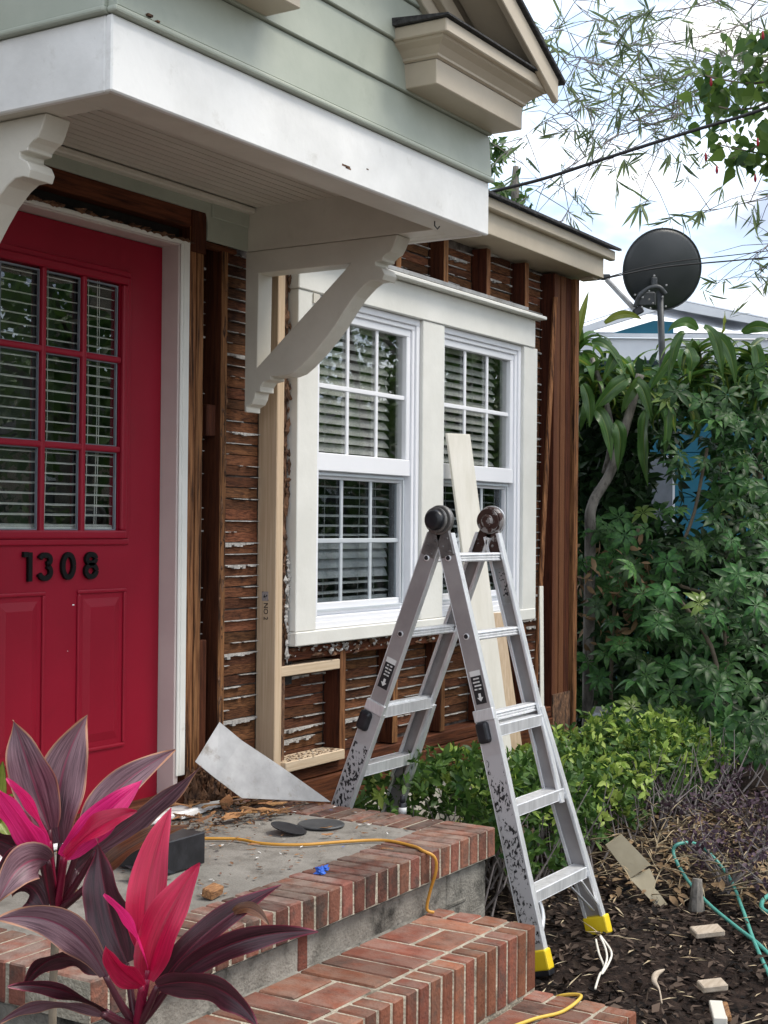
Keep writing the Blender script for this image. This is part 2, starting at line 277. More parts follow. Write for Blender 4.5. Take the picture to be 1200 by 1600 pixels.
class MB:
    def __init__(s): s.v = []; s.f = []; s.mi = []; s.m = 0
    def add(s, vs, fs):
        b = len(s.v); s.v += [tuple(q) for q in vs]
        for f in fs: s.f.append(tuple(b+i for i in f)); s.mi.append(s.m)
        return s
    def box(s, x0, x1, y0, y1, z0, z1):
        if x0 > x1: x0, x1 = x1, x0
        if y0 > y1: y0, y1 = y1, y0
        if z0 > z1: z0, z1 = z1, z0
        return s.add([(x0,y0,z0),(x1,y0,z0),(x1,y1,z0),(x0,y1,z0),(x0,y0,z1),(x1,y0,z1),(x1,y1,z1),(x0,y1,z1)],
                     [(0,3,2,1),(4,5,6,7),(0,1,5,4),(1,2,6,5),(2,3,7,6),(3,0,4,7)])
    def obox(s, c, ax, ay, az):            # box from centre and three half-axis vectors
        c, ax, ay, az = map(Vector, (c, ax, ay, az))
        P = [c+i*ax+j*ay+k*az for k in (-1, 1) for j in (-1, 1) for i in (-1, 1)]
        return s.add(P, [(0,2,3,1),(4,5,7,6),(0,1,5,4),(1,3,7,5),(3,2,6,7),(2,0,4,6)])
    def lump(s, c, a, b, d, r=rnd, j=.45):   # irregular crumb: jittered octahedron with half axes a, b, d
        c = Vector(c); ax = [Vector(a), Vector(b), Vector(d)]; P = []
        for k in ax:
            for sg in (1, -1): P.append(c+k*(sg*r.uniform(1-j, 1+j))+ax[0]*r.uniform(-j, j)*.4+ax[1]*r.uniform(-j, j)*.4+ax[2]*r.uniform(-j, j)*.4)
        return s.add(P, [(0, 2, 4), (2, 1, 4), (1, 3, 4), (3, 0, 4), (2, 0, 5), (1, 2, 5), (3, 1, 5), (0, 3, 5)])
    def bar(s, a, b, w, h, up=(0, 0, 1)):
        a, b, up = Vector(a), Vector(b), Vector(up); d = (b-a); t = d.normalized()
        u = (up-t*up.dot(t)).normalized(); r = t.cross(u)
        return s.obox((a+b)/2, d/2, r*(w/2), u*(h/2))
    def prism(s, pts, off):                # polygon (list of 3D points) extruded by vector off
        off = Vector(off); P = [Vector(p) for p in pts]; n = len(P)
        return s.add(P+[p+off for p in P], [tuple(range(n))[::-1], tuple(range(n, 2*n))]+[(i, (i+1) % n, n+(i+1) % n, n+i) for i in range(n)])
    def tube(s, pts, r, n=8, cap=True):
        pts = [Vector(p) for p in pts]; rr = r if isinstance(r, (list, tuple)) else [r]*len(pts)
        b = len(s.v); up = None
        for i, p in enumerate(pts):
            t = (pts[min(i+1, len(pts)-1)]-pts[max(i-1, 0)])
            t = t.normalized() if t.length > 1e-9 else Vector((0, 0, 1))
            if up is None: up = t.orthogonal().normalized()
            up = (up-t*up.dot(t)); up = up.normalized() if up.length > 1e-6 else t.orthogonal().normalized()
            w = t.cross(up)
            for k in range(n):
                a = 2*math.pi*k/n; s.v.append(tuple(p+(up*math.cos(a)+w*math.sin(a))*rr[i]))
        for i in range(len(pts)-1):
            for k in range(n):
                s.f.append((b+i*n+k, b+i*n+(k+1) % n, b+(i+1)*n+(k+1) % n, b+(i+1)*n+k)); s.mi.append(s.m)
        if cap:
            s.f.append(tuple(b+k for k in range(n))[::-1]); s.mi.append(s.m)
            s.f.append(tuple(b+(len(pts)-1)*n+k for k in range(n))); s.mi.append(s.m)
        return s
    def lathe(s, c, axis, prof, n=24):     # prof: (radius, height along axis)
        c, a = Vector(c), Vector(axis).normalized(); u = a.orthogonal().normalized(); w = a.cross(u); b = len(s.v)
        for r, h in prof:
            for k in range(n):
                t = 2*math.pi*k/n; s.v.append(tuple(c+a*h+(u*math.cos(t)+w*math.sin(t))*r))
        for i in range(len(prof)-1):
            for k in range(n):
                s.f.append((b+i*n+k, b+i*n+(k+1) % n, b+(i+1)*n+(k+1) % n, b+(i+1)*n+k)); s.mi.append(s.m)
        s.f.append(tuple(b+k for k in range(n))[::-1]); s.mi.append(s.m)
        s.f.append(tuple(b+(len(prof)-1)*n+k for k in range(n))); s.mi.append(s.m)
        return s
    def mesh(s, name, mats, org=(0, 0, 0), smooth=False):
        me = bpy.data.meshes.new(name); o = Vector(org)
        me.from_pydata([(x-o.x, y-o.y, z-o.z) for x, y, z in s.v], [], s.f)
        for m_ in (mats if isinstance(mats, (list, tuple)) else [mats]): me.materials.append(MATS[m_])
        for p, i in zip(me.polygons, s.mi): p.material_index = i; p.use_smooth = smooth
        bm = bmesh.new(); bm.from_mesh(me); bmesh.ops.recalc_face_normals(bm, faces=bm.faces); bm.to_mesh(me); bm.free()
        return me
    def build(s, name, mats, parent=None, bevel=0, smooth=False, base=None, segs=1):
        org = ORG[parent] if parent else Vector(base if base is not None else (0, 0, 0))
        o = bpy.data.objects.new(name, s.mesh(name, mats, org, smooth)); COL.objects.link(o)
        if parent: o.parent = parent
        else: o.location = org
        ORG[o] = org
        if bevel:
            b = o.modifiers.new('bevel', 'BEVEL'); b.width = bevel; b.segments = segs; b.limit_method = 'ANGLE'; b.angle_limit = .6
        return o
def B(*a): return MB().box(*a)

def smooth_curve(P, n=8):                  # Catmull-Rom through points
    P = [Vector(p) for p in P]; out = []
    for i in range(len(P)-1):
        p0, p1, p2, p3 = P[max(i-1, 0)], P[i], P[i+1], P[min(i+2, len(P)-1)]
        for k in range(n):
            t = k/n
            out.append(.5*((2*p1)+(p2-p0)*t+(2*p0-5*p1+4*p2-p3)*t*t+(3*p1-p0-3*p2+p3)*t**3))
    return out+[P[-1]]

def rough_box(name, mats, sx, sy, sz, jit, bev, seed, cuts=0):
    r = random.Random(seed); bm = bmesh.new(); bmesh.ops.create_cube(bm, size=1)
    bmesh.ops.scale(bm, vec=(sx, sy, sz), verts=bm.verts)
    bmesh.ops.bevel(bm, geom=bm.edges[:], offset=bev, segments=1, affect='EDGES')
    for v in bm.verts: v.co += Vector((r.uniform(-1, 1), r.uniform(-1, 1), r.uniform(-1, 1)))*jit
    me = bpy.data.meshes.new(name); bm.to_mesh(me); bm.free()
    me.materials.append(MATS[mats]); return me

def scatter(name, mats, P, Dv, Nv, Ls, Ws, parent=None, fold=.25, shape='leaf', base=None, mi=None, kind='stuff', curl=0.15):
    """many small leaf-shaped faces in one mesh: P points, Dv directions, Nv up vectors (numpy n x 3)"""
    n = len(P); D = Dv/np.linalg.norm(Dv, axis=1, keepdims=True)
    Wd = np.cross(Nv, D); Wd /= (np.linalg.norm(Wd, axis=1, keepdims=True)+1e-9); Nn = np.cross(D, Wd)
    if shape == 'leaf': T = [(0, 0), (.30, .85), (.65, .80), (1, 0), (.65, -.80), (.30, -.85), (.48, 0)]; F = [(0, 6, 1), (1, 6, 2), (2, 6, 3), (3, 6, 4), (4, 6, 5), (5, 6, 0)]
    elif shape == 'heart': T = [(0, 0), (.05, .7), (.35, 1), (1, 0), (.35, -1), (.05, -.7), (.4, 0)]; F = [(0, 6, 1), (1, 6, 2), (2, 6, 3), (3, 6, 4), (4, 6, 5), (5, 6, 0)]
    else: T = [(0, 0), (.35, 1), (1, 0), (.35, -1)]; F = [(0, 2, 1), (0, 3, 2)]
    T = np.array(T); k = len(T)
    t, w = T[:, 0], T[:, 1]
    V = (P[:, None, :] + D[:, None, :]*(t[None, :, None]*Ls[:, None, None]) + Wd[:, None, :]*(w[None, :, None]*Ws[:, None, None]/2)
         + Nn[:, None, :]*((np.abs(w)[None, :, None]*fold*Ws[:, None, None]/2) - (t**2)[None, :, None]*curl*Ls[:, None, None]))
    V = V.reshape(-1, 3)
    org = np.array(ORG[parent] if parent else (base if base is not None else (0, 0, 0))); V = V-org
    Fa = (np.array(F)[None] + (np.arange(n)*k)[:, None, None]).reshape(-1, 3)
    me = bpy.data.meshes.new(name); me.vertices.add(len(V)); me.vertices.foreach_set('co', V.ravel())
    nf = len(Fa); me.loops.add(nf*3); me.loops.foreach_set('vertex_index', Fa.ravel().astype(np.int32))
    me.polygons.add(nf); me.polygons.foreach_set('loop_start', np.arange(0, nf*3, 3, dtype=np.int32)); me.polygons.foreach_set('loop_total', np.full(nf, 3, np.int32))
    for m_ in (mats if isinstance(mats, (list, tuple)) else [mats]): me.materials.append(MATS[m_])
    if mi is not None: me.polygons.foreach_set('material_index', np.repeat(mi, len(F)).astype(np.int32))
    at_ = me.attributes.new('rnd', 'FLOAT', 'POINT'); at_.data.foreach_set('value', np.repeat(nrng.random(n), k).astype(np.float32))
    me.update(calc_edges=True)
    o = bpy.data.objects.new(name, me); COL.objects.link(o)
    if parent: o.parent = parent
    else: o.location = Vector(org)
    ORG[o] = Vector(org)
    if kind: o['kind'] = kind
    return o
def rdir(n, zb=0.0):
    v = nrng.normal(size=(n, 3)); v[:, 2] += zb; return v/np.linalg.norm(v, axis=1, keepdims=True)

# ================================================================== ground
GZ = -0.55
tag(MB().add([(-300, -300, -.66), (300, -300, -.66), (300, 300, -.66), (-300, 300, -.66)], [(0, 1, 2, 3)]).build('ground', 'dry_soil'), kind='structure')
def gh(x, y): return GZ + .022*math.sin(3.1*x+1.3*y)+.018*math.sin(5.7*y-2.2*x+1)+.012*math.sin(9.1*x+4*y)
mb = MB(); NX, NY = 110, 90; X0, X1, Y0, Y1 = 1.5, 14.0, -5.0, 2.5
for j in range(NY+1):
    for i in range(NX+1):
        x = X0+(X1-X0)*i/NX; y = Y0+(Y1-Y0)*j/NY
        mb.v.append((x, y, gh(x, y)+rnd.uniform(-.006, .006)))
for j in range(NY):
    for i in range(NX):
        a = j*(NX+1)+i; mb.f.append((a, a+1, a+NX+2, a+NX+1)); mb.mi.append(0)
tag(B(2.2, 4.3, -14, -2.3, GZ-.1, GZ+.035).build('bounce_path', 'concrete', bevel=.01), kind='structure')  # added out of view to bounce light up onto the hood soffit
tag(mb.build('mulch_bed', 'mulch', smooth=True), kind='structure')

# ================================================================== brick steps
ST = thing('front_steps', (3.45, -.9, GZ), 'red brick front steps with grey concrete landing below the red door', 'steps')
br = [rough_box('brick', 'brick', .2, .0550, .1, .0014, .004, i) for i in range(5)]         # long axis x
brt = [rough_box('brick', 'brick_top', .2, .0550, .1, .0014, .004, 20+i) for i in range(5)]
bro = [rough_box('brick', 'brick_orange', .2, .090, .055, .0014, .004, 40+i) for i in range(5)]
brs = [rough_box('brick', 'brick_orange', .2, .0550, .09, .0014, .004, 60+i) for i in range(5)]
def brick(lst, parent, c, rot=(0, 0, 0), sc=(1, 1, 1)):
    j = lambda a: rnd.uniform(-a, a)
    return link('brick', rnd.choice(lst), parent, (c[0]+j(.0015), c[1]+j(.0012), c[2]+j(.0012)), (rot[0]+j(.006), rot[1]+j(.006), rot[2]+j(.008)), sc)
LX0, LX1, LY = 2.43, 4.47, -1.10
# landing core: concrete below, slab, mortar bed
land = B(LX0+.03, LX1-.03, LY+.03, -.02, GZ-.15, -.112).build('landing', 'concrete', ST, bevel=.006)
B(LX0+.196, LX1-.196, LY+.196, .03, -.10, -.004).build('slab', 'slab', land)
mo = MB(); mo.box(LX0+.004, LX1-.004, LY+.0042, LY+.20, -.101, -.0042); mo.box(LX0+.004, LX0+.20, LY+.2, -.03, -.101, -.0042); mo.box(LX1-.20, LX1-.004, LY+.2, -.03, -.101, -.0042)
mo.build('mortar', 'mortar', land)
n = 31; p = (LX1-LX0)/n
for i in range(n):
    brick(brt, land, (LX0+p*(i+.5), LY+.10, -.05), (0, 0, math.pi/2))
for i in range(13):
    y = LY+.24+.0668*i
    brick(brt, land, (LX1-.10, y, -.05)); brick(brt, land, (LX0+.10, y, -.05))
# a brick let into the riser, a second block face at the right end
brick(br, land, (3.325, LY+.072, -.165), (-math.pi/2, -math.pi/2, 0), (.55, .95, .9))
B(4.16, LX1-.028, LY+.026, LY+.06, GZ-.1, -.113).build('riser_block', 'concrete', land, bevel=.005)
B(LX0+.1, 4.3, LY+.022, LY+.05, -.235, -.203).build('mortar_fillet', 'concrete', land, bevel=.012)
# steps
def step(zt, yf, yb, x0, x1, soldier):
    core = B(x0+.004, x1-.004, yf+.0042, yb, zt-.32, zt-.0042).build('step', 'mortar', ST)
    n = int((x1-x0)/.0668); pp = (x1-x0)/n
    for i in range(n):
        xx = x0+pp*(i+.5)
        if soldier: brick(brs, core, (xx, yf+.0455, zt-.1), (-math.pi/2, -math.pi/2, 0))
        else: brick(brs, core, (xx, yf+.0455, zt-.05), (0, 0, math.pi/2), (.46, 1, 1.1))
    d = yb-(yf+.095); y0 = yf+.098
    # right-hand border
    for k in range(3):
        hh = (d+.02)/3; brick(bro, core, (x1-.046, y0+hh*(k+.5), zt-.0275), (0, 0, 0), (.45, (hh-.012)/.092, 1))
    x = x1-.098; k = 0; seq = 'APAAAAPAAPAAAPAAAP'
    while x > x0+.05:
        if seq[k % len(seq)] == 'A':
            brick(bro, core, (x-.049, y0+d/2, zt-.0275), (0, 0, math.pi/2), ((d-.014)/.2, 1, 1)); x -= .102
        else:
            for q in (0, 1): brick(bro, core, (x-.1, y0+d*(.25+.5*q)+.001, zt-.0275), (0, 0, 0), (.93, (d/2-.012)/.092, 1))
            x -= .203
        k += 1
    return core
step(-.21, -1.432, -1.07, 2.55, 4.112, True)
step(-.42, -1.772, -1.432, 2.55, 4.115, False)

# ================================================================== the house
H = thing('house', (4.0, 0.5, GZ), 'green house with bare studs and lath, red front door and white gabled hood', 'house')
# closed shell behind the lath so the rooms stay dark
WY = .105
sh = MB()
sh.box(0, 3.06, WY, WY+.05, 0, 2.52); sh.box(3.06, 4.08, WY, WY+.05, 2.12, 2.52); sh.box(4.08, 4.88, WY, WY+.05, 0, 2.52)
sh.box(4.88, 6.84, WY, WY+.05, 0, .62); sh.box(4.88, 6.84, WY, WY+.05, 2.05, 2.52); sh.box(6.84, 7.5, WY, WY+.05, 0, 2.52); sh.box(5.76, 5.96, WY, WY+.05, .62, 2.05)
sh.build('plaster_wall', 'plaster_back', H)
bx = MB(); bx.box(0, 7.5, 5.0, 5.1, -.1, 2.6); bx.box(-.1, 0, 0, 5.1, -.6, 2.6); bx.box(7.5, 7.53, .09, 5.1, -.6, 2.52); bx.box(0, 7.5, WY, 5, -.12, -.05); bx.box(0, 7.5, WY, 5, 2.54, 2.6)
bx.build('inner_shell', 'interior', H)
# framing
def stud(x0, x1, z0=.06, z1=2.5, edge='stud_edge', y0=.0):
    o = MB(); o.box(x0, x1, y0, y0+.09, z0, z1); o.mi = [1 if i in (2,) else 0 for i in range(6)]
    return o.build('stud', ['old_wood', edge], H, bevel=.003)
for a in ((4.083, 4.122), (4.126, 4.166), (4.274, 4.312), (4.70, 4.733, .06, 2.5, 'rotten', .015)): stud(*a)
for x in (5.122, 5.56, 6.005, 6.45, 6.90):
    stud(x, x+.043, .06, .535); stud(x, x+.043, 2.16, 2.5)
stud(7.275, 7.318, -.1, 2.5, 'corner_wood'); stud(7.321, 7.364, -.1, 2.5, 'corner_wood', .006); stud(7.367, 7.43, -.1, 2.5, 'corner_wood', .002); stud(7.434, 7.505, -.1, 2.5, 'old_wood', .002)
B(7.512, 7.565, -.022, .09, -.12, 2.50).build('corner_board', 'stud_edge', H, bevel=.003)
B(4.19, 4.24, .03, .09, .0, .62).build('stud_splice', 'old_wood', H, bevel=.003)
B(4.215, 4.27, .02, .09, 1.40, 1.52).build('blocking', 'old_wood', H, bevel=.003)
B(4.74, 6.9, .002, .09, .50, .553).build('rough_sill', 'old_wood_h', H, bevel=.004)
B(3.0, 7.27, .0, .10, -.005, .055).build('sole_plate', 'old_wood_h', H, bevel=.005)
B(4.6, 7.27, -.012, .10, -.14, -.008).build('rim_joist', 'old_wood_h', H, bevel=.004)
B(7.275, 7.56, -.006, .0, -.12, .12).build('rotten_patch', 'rotten', H)
B(4.4, 7.57, -.03, .1, -.62, -.143).build('foundation', 'cream_paint', H, bevel=.004)
B(3.0, 4.25, .0, .1, 2.17, 2.245).build('header', 'old_wood_h', H, bevel=.005)
B(4.085, 4.165, -.008, -.001, 2.08, 2.245).build('header_end', 'old_wood', H)
B(3.0, 4.083, .055, .1, 2.115, 2.168).build('tar_and_gap_shade', 'tar_and_shade_black', H)  # black strip, the shade of the recess over the door put into colour
B(4.15, 4.36, -.004, .03, 2.112, 2.132).build('nailer', 'old_wood_h', H, bevel=.003)
B(4.735, 4.80, .03, .05, .4, 2.4).build('tar_and_gap_shade', 'tar_and_shade_black', H)
B(4.74, 6.98, .01, .1, .553, .575).build('tar_and_gap_shade', 'tar_and_shade_black', H)
# new lumber
B(4.632, 4.681, -.006, .09, .0, 2.13).build('new_stud', 'new_lumber', H, bevel=.003)
B(4.683, 5.12, .001, .088, .440, .482).build('new_block', 'new_lumber_h', H, bevel=.003)
B(4.683, 5.12, -.028, .088, .052, .094).build('new_block', 'new_lumber_h', H, bevel=.003)
# grade stamp on the new stud
def text_mesh(txt, size, ext=0.0005):
    cu = bpy.data.curves.new('txt', 'FONT'); cu.body = txt; cu.size = size; cu.extrude = ext; cu.align_x = 'LEFT'
    o = bpy.data.objects.new('txt', cu); COL.objects.link(o); dg = bpy.context.evaluated_depsgraph_get(); dg.update()
    me = bpy.data.meshes.new_from_object(o.evaluated_get(dg)); bpy.data.objects.remove(o); return me
tm = text_mesh('NO 2', .030); tm.materials.clear(); tm.materials.append(MATS['label_black'])
o = link('grade_stamp', tm, H, (4.6314, .052, .745)); o.matrix_basis = Matrix.Translation(o.location) @ Matrix(((0, 0, -1), (0, -1, 0), (-1, 0, 0))).to_4x4()
B(4.6310, 4.6318, .030, .062, .752, .790).build('stamp_mark', 'worn_letters', H)
# lath, one strip per bay and row
lm = [rough_box('lath_strip', 'lath', 1, .008, .0408, .0008, .0012, 80+i) for i in range(4)]
BAYS = [(4.17, 4.272, .06, 2.13), (4.314, 4.63, .06, 2.13), (4.683, 5.12, .06, .55), (5.167, 5.558, .06, .55), (5.605, 6.003, .06, .55), (6.05, 6.448, .06, .55), (6.495, 6.898, .06, .55), (6.945, 7.273, .06, 2.5),
        (5.0, 5.558, 2.2, 2.5), (5.605, 6.003, 2.2, 2.5), (6.05, 6.448, 2.2, 2.5), (6.495, 6.898, 2.2, 2.5)]
keys = MB()
for (x0, x1, z0, z1) in BAYS:
    z = z0+.022+rnd.uniform(0, .01)
    while z < z1-.01:
        wob = rnd.uniform(-.003, .003)
        link('lath_strip', rnd.choice(lm), H, ((x0+x1)/2, .094+rnd.uniform(-.002, .001), z+wob), (rnd.uniform(-.08, .08), rnd.gauss(0, .010), 0), (x1-x0-.004, 1, rnd.uniform(.93, 1.04)))
        # plaster squeezed through the gap
        zz = z+.0218; nseg = max(6, int((x1-x0)/.018)); big = rnd.random() < .22; a0 = rnd.uniform(0, 6); run = rnd.uniform(.2, .5) if big else 0
        c0 = rnd.uniform(.1, .7)
        for k in range(nseg):
            xa = x0+(x1-x0)*k/nseg; xb = x0+(x1-x0)*(k+1)/nseg; u = k/nseg
            h = .0009+.0016*math.sin(a0+k*.23)+rnd.uniform(-.0005, .0005)
            if big and abs(u-c0) < run: h += .009*(.6+.4*math.sin(a0+k*1.7))*(1-abs(u-c0)/run)+rnd.uniform(0, .006)
            if h < .0006 or rnd.random() < .03: continue
            keys.box(xa, xb+.001, .0795-min(h, .008)*.5, .1, zz-h-rnd.uniform(0, .0008 if not big else .007), zz+.0010)
        z += .0442
tag(keys.build('plaster_keys', 'plaster', H), kind='stuff')
# crumbling plaster and rot around the window
cr = MB()
for i in range(80):
    x = rnd.uniform(4.70, 5.5) if i < 55 else rnd.uniform(5.5, 6.9); z = rnd.uniform(.515, .572); r = rnd.uniform(.004, .024)*rnd.uniform(.5, 1)
    cr.lump((x, -.002-rnd.uniform(0, .012), z), Vector((r, 0, r*rnd.uniform(-.5, .5))), Vector((0, r*.6, 0)), Vector((r*rnd.uniform(-.4, .4), 0, r*rnd.uniform(.4, 1))))
for i in range(40):
    z = rnd.uniform(.50, .95); r = rnd.uniform(.005, .016)
    cr.lump((4.725+rnd.uniform(-.02, .015), .0, z), Vector((r, 0, 0)), Vector((0, r*.6, 0)), Vector((0, 0, r*rnd.uniform(.6, 2.2))))
tag(cr.build('crumbled_plaster', 'plaster', H), kind='stuff')
rt = MB()
for i in range(110):
    x = rnd.uniform(4.75, 6.9); z = rnd.uniform(.505, .57); r = rnd.uniform(.008, .028)
    rt.lump((x, .0-rnd.uniform(0, .01), z), Vector((r*1.5, 0, r*rnd.uniform(-.4, .4))), Vector((0, r*.4, 0)), Vector((0, 0, r*.5)))
for i in range(70):
    z = rnd.uniform(.6, 2.08); r = rnd.uniform(.006, .016)
    rt.lump((4.722+rnd.uniform(-.018, .016), .008, z), Vector((r, 0, 0)), Vector((0, r*.7, 0)), Vector((r*rnd.uniform(-.5, .5), 0, r*rnd.uniform(1, 3))))
for i in range(60):
    x = rnd.uniform(3.1, 4.09); r = rnd.uniform(.006, .016)
    rt.lump((x, .0, 2.112+rnd.uniform(-.002, .010)), Vector((r*2, 0, 0)), Vector((0, .02, 0)), Vector((0, 0, r*.6)))
for i in range(45):
    z = rnd.uniform(.05, 2.0); r = rnd.uniform(.005, .013)
    rt.lump((4.295+rnd.uniform(-.016, .016), .0, z), Vector((r*.7, 0, 0)), Vector((0, r*.6, 0)), Vector((0, 0, r*rnd.uniform(1, 3))))
tag(rt.build('rotten_wood', 'rotten', H), kind='stuff')
rb = MB()
for i in range(120):
    x = rnd.uniform(4.075, 4.34); z = .01+.13*rnd.random()**1.5*(1.2-(x-4.08)*2.5); r = rnd.uniform(.010, .026)
    rb.lump((x, .0-rnd.uniform(0, .02), z), Vector((r*.7, 0, r*rnd.uniform(-.4, .4))), Vector((0, r*.6, 0)), Vector((0, 0, r*rnd.uniform(.6, 1.8))))
tag(rb.build('rotten_base', 'rotten', H), kind='stuff')

# -------- door
DY = .07
door = B(3.10, 4.02, DY+.012, DY+.05, .015, .94).build('door', 'red_door', H)
gx0, gx1, gz0, gz1 = 3.215, 3.79, 1.027, 1.92
fr = MB(); fr.box(3.10, gx0-.0, DY+.012, DY+.05, .94, 2.088); fr.box(gx1, 4.02, DY+.012, DY+.05, .94, 2.088); fr.box(gx0, gx1, DY+.012, DY+.05, gz1, 2.088); fr.box(gx0, gx1, DY+.012, DY+.05, .94, gz0)
fr.build('door_rail', 'red_door', door)
def ring(mb, x0, x1, z0, z1, w, y0, y1):
    mb.box(x0, x1, y0, y1, z1-w, z1); mb.box(x0, x1, y0, y1, z0, z0+w); mb.box(x0, x0+w, y0, y1, z0+w, z1-w); mb.box(x1-w, x1, y0, y1, z0+w, z1-w)
mo = MB(); ring(mo, gx0-.056, gx1+.056, gz0-.042, gz1+.05, .022, DY+.002, DY+.012); mo.build('lite_moulding', 'red_door', door, bevel=.006, segs=2)
mo = MB(); ring(mo, gx0-.034, gx1+.034, gz0-.02, gz1+.028, .030, DY-.006, DY+.02); mo.build('lite_moulding', 'red_door', door, bevel=.007, segs=2)
for x in (3.411, 3.603): B(x-.011, x+.011, DY-.004, DY+.02, gz0, gz1).build('muntin', 'red_door', door, bevel=.006, segs=2)
for z in (1.645, 1.325): B(gx0, gx1, DY-.0025, DY+.019, z-.011, z+.011).build('muntin', 'red_door', door, bevel=.006, segs=2)
xs = [gx0, 3.411, 3.603, gx1]; zs = [gz0, 1.325, 1.645, gz1]
for i in range(3):
    for k in range(3):
        B(xs[i]+.008, xs[i+1]-.008, DY+.021, DY+.024, zs[k]+.008, zs[k+1]-.008).build('pane', 'door_glass', door)
        g = MB(); ring(g, xs[i]+.009, xs[i+1]-.009, zs[k]+.009, zs[k+1]-.009, .0055, DY+.010, DY+.0195); g.build('pane_bead', 'meter_grey', door)
slm = B(-.5, .5, -.0125, .0125, -.0012, .0012).mesh('slat', 'blind')
for i in range(25):
    z = gz1-.02-.0352*i
    if z < gz0+.02: break
    link('slat', slm, door, (3.5, DY+.048, z+rnd.uniform(-.001, .001)), (math.radians(17 if i < 12 else 12), 0, 0), (.60, 1, 1))
B(3.2, 3.8, DY+.036, DY+.06, gz0+.0, gz0+.022).build('blind_rail', 'blind', door)
for x in (3.46, 3.655, 3.70, 3.71): MB().tube([(x, DY+.033, gz1), (x+.004, DY+.033, 1.4), (x-.006, DY+.033, gz0+.01)], .0012, 5).build('blind_cord', 'blind', door)
B(3.16, 3.84, .45, .5, .02, 2.2).build('room_shade_sheet', 'interior', door)  # dark sheet behind the door glass, stands for the unlit room
# raised panels
def panel(x0, x1, z0, z1):
    p = MB(); ring(p, x0, x1, z0, z1, .014, DY+.004, DY+.013); p.build('panel_moulding', 'red_door', door, bevel=.005, segs=2)
    i, j = .03, .062; P = [(x0+i, z0+i), (x1-i, z0+i), (x1-i, z1-i), (x0+i, z1-i)]; Q = [(x0+j, z0+j), (x1-j, z0+j), (x1-j, z1-j), (x0+j, z1-j)]
    m_ = MB(); m_.add([(a, DY+.0125, b) for a, b in P]+[(a, DY+.005, b) for a, b in Q], [(0, 1, 5, 4), (1, 2, 6, 5), (2, 3, 7, 6), (3, 0, 4, 7), (4, 5, 6, 7)])
    m_.build('panel', 'red_door', door)
panel(3.592, 3.838, .262, .83); panel(3.20, 3.44, .262, .83)
# house number, thick strokes
def stroke(pts, w):
    P = [Vector((p[0], 0, p[1])) for p in pts]; n = len(P); a, b = [], []
    for i in range(n):
        t = (P[min(i+1, n-1)]-P[max(i-1, 0)]).normalized(); q = Vector((-t.z, 0, t.x)); a.append(P[i]+q*w/2); b.append(P[i]-q*w/2)
    m_ = MB()
    for i in range(n-1): m_.prism([a[i], a[i+1], b[i+1], b[i]], (0, -.011, 0))
    return m_
def arc(cx, cz, rx, rz, a0, a1, n=18): return [(cx+rx*math.cos(math.radians(a0+(a1-a0)*i/n)), cz+rz*math.sin(math.radians(a0+(a1-a0)*i/n))) for i in range(n+1)]
DW = .0175
def digit(strokes, x):
    m_ = MB()
    for s_ in strokes:
        q = stroke(s_, DW); b = len(m_.v); m_.v += q.v; m_.f += [tuple(i+b for i in f) for f in q.f]; m_.mi += q.mi
    m_.v = [(v[0]+x, v[1]+DY+.010, v[2]+.866) for v in m_.v]
    m_.build('house_number', 'number_black', door)
digit([[(.018, 0), (.018, .097)], [(-.012, .090), (.0085, .090)]], 3.345)
digit([arc(.030, .071, .024, .0165, 165, -70), arc(.030, .030, .026, .0215, 68, -165)], 3.402)
digit([arc(.030, .0485, .0255, .039, 0, 360, 28)], 3.511)
digit([arc(.030, .0715, .022, .0155, 0, 360, 24), arc(.030, .0295, .026, .0205, 0, 360, 24)], 3.622)
# chips in the red paint
for (x, z, w, h) in ((3.571, .777, .010, .005), (3.30, .60, .006, .02), (3.325, .61, .004, .012), (3.295, .55, .005, .016), (3.31, .53, .004, .01), (3.33, .865-.095, .014, .002), (3.84, .77, .004, .004), (3.55, .62, .003, .003)):
    B(x, x+w, DY+.0112, DY+.0125, z, z+h).build('paint_chip', 'white_paint', door, bevel=.0006)
# jamb and threshold
jm = MB(); jm.box(4.022, 4.046, .004, .12, .0, 2.096); jm.box(3.07, 3.096, .004, .12, .0, 2.096); jm.box(3.07, 4.046, .004, .12, 2.091, 2.099)
jm.build('door_jamb', 'jamb_shaded', H, bevel=.002)
B(4.0225, 4.030, DY-.012, DY+.012, .02, 2.09).build('door_stop', 'jamb_shaded', H, bevel=.002)
cs = MB(); cs.box(4.046, 4.079, -.004, .03, .13, 2.112); cs.box(4.03, 4.0455, -.003, .003, .13, 2.1); cs.box(3.05, 4.0795, -.0045, .03, 2.0985, 2.113)
cs.build('door_casing', 'trim_white', H, bevel=.003)
B(3.06, 4.06, -.09, .11, .001, .022).build('threshold', 'white_paint', H, bevel=.006)

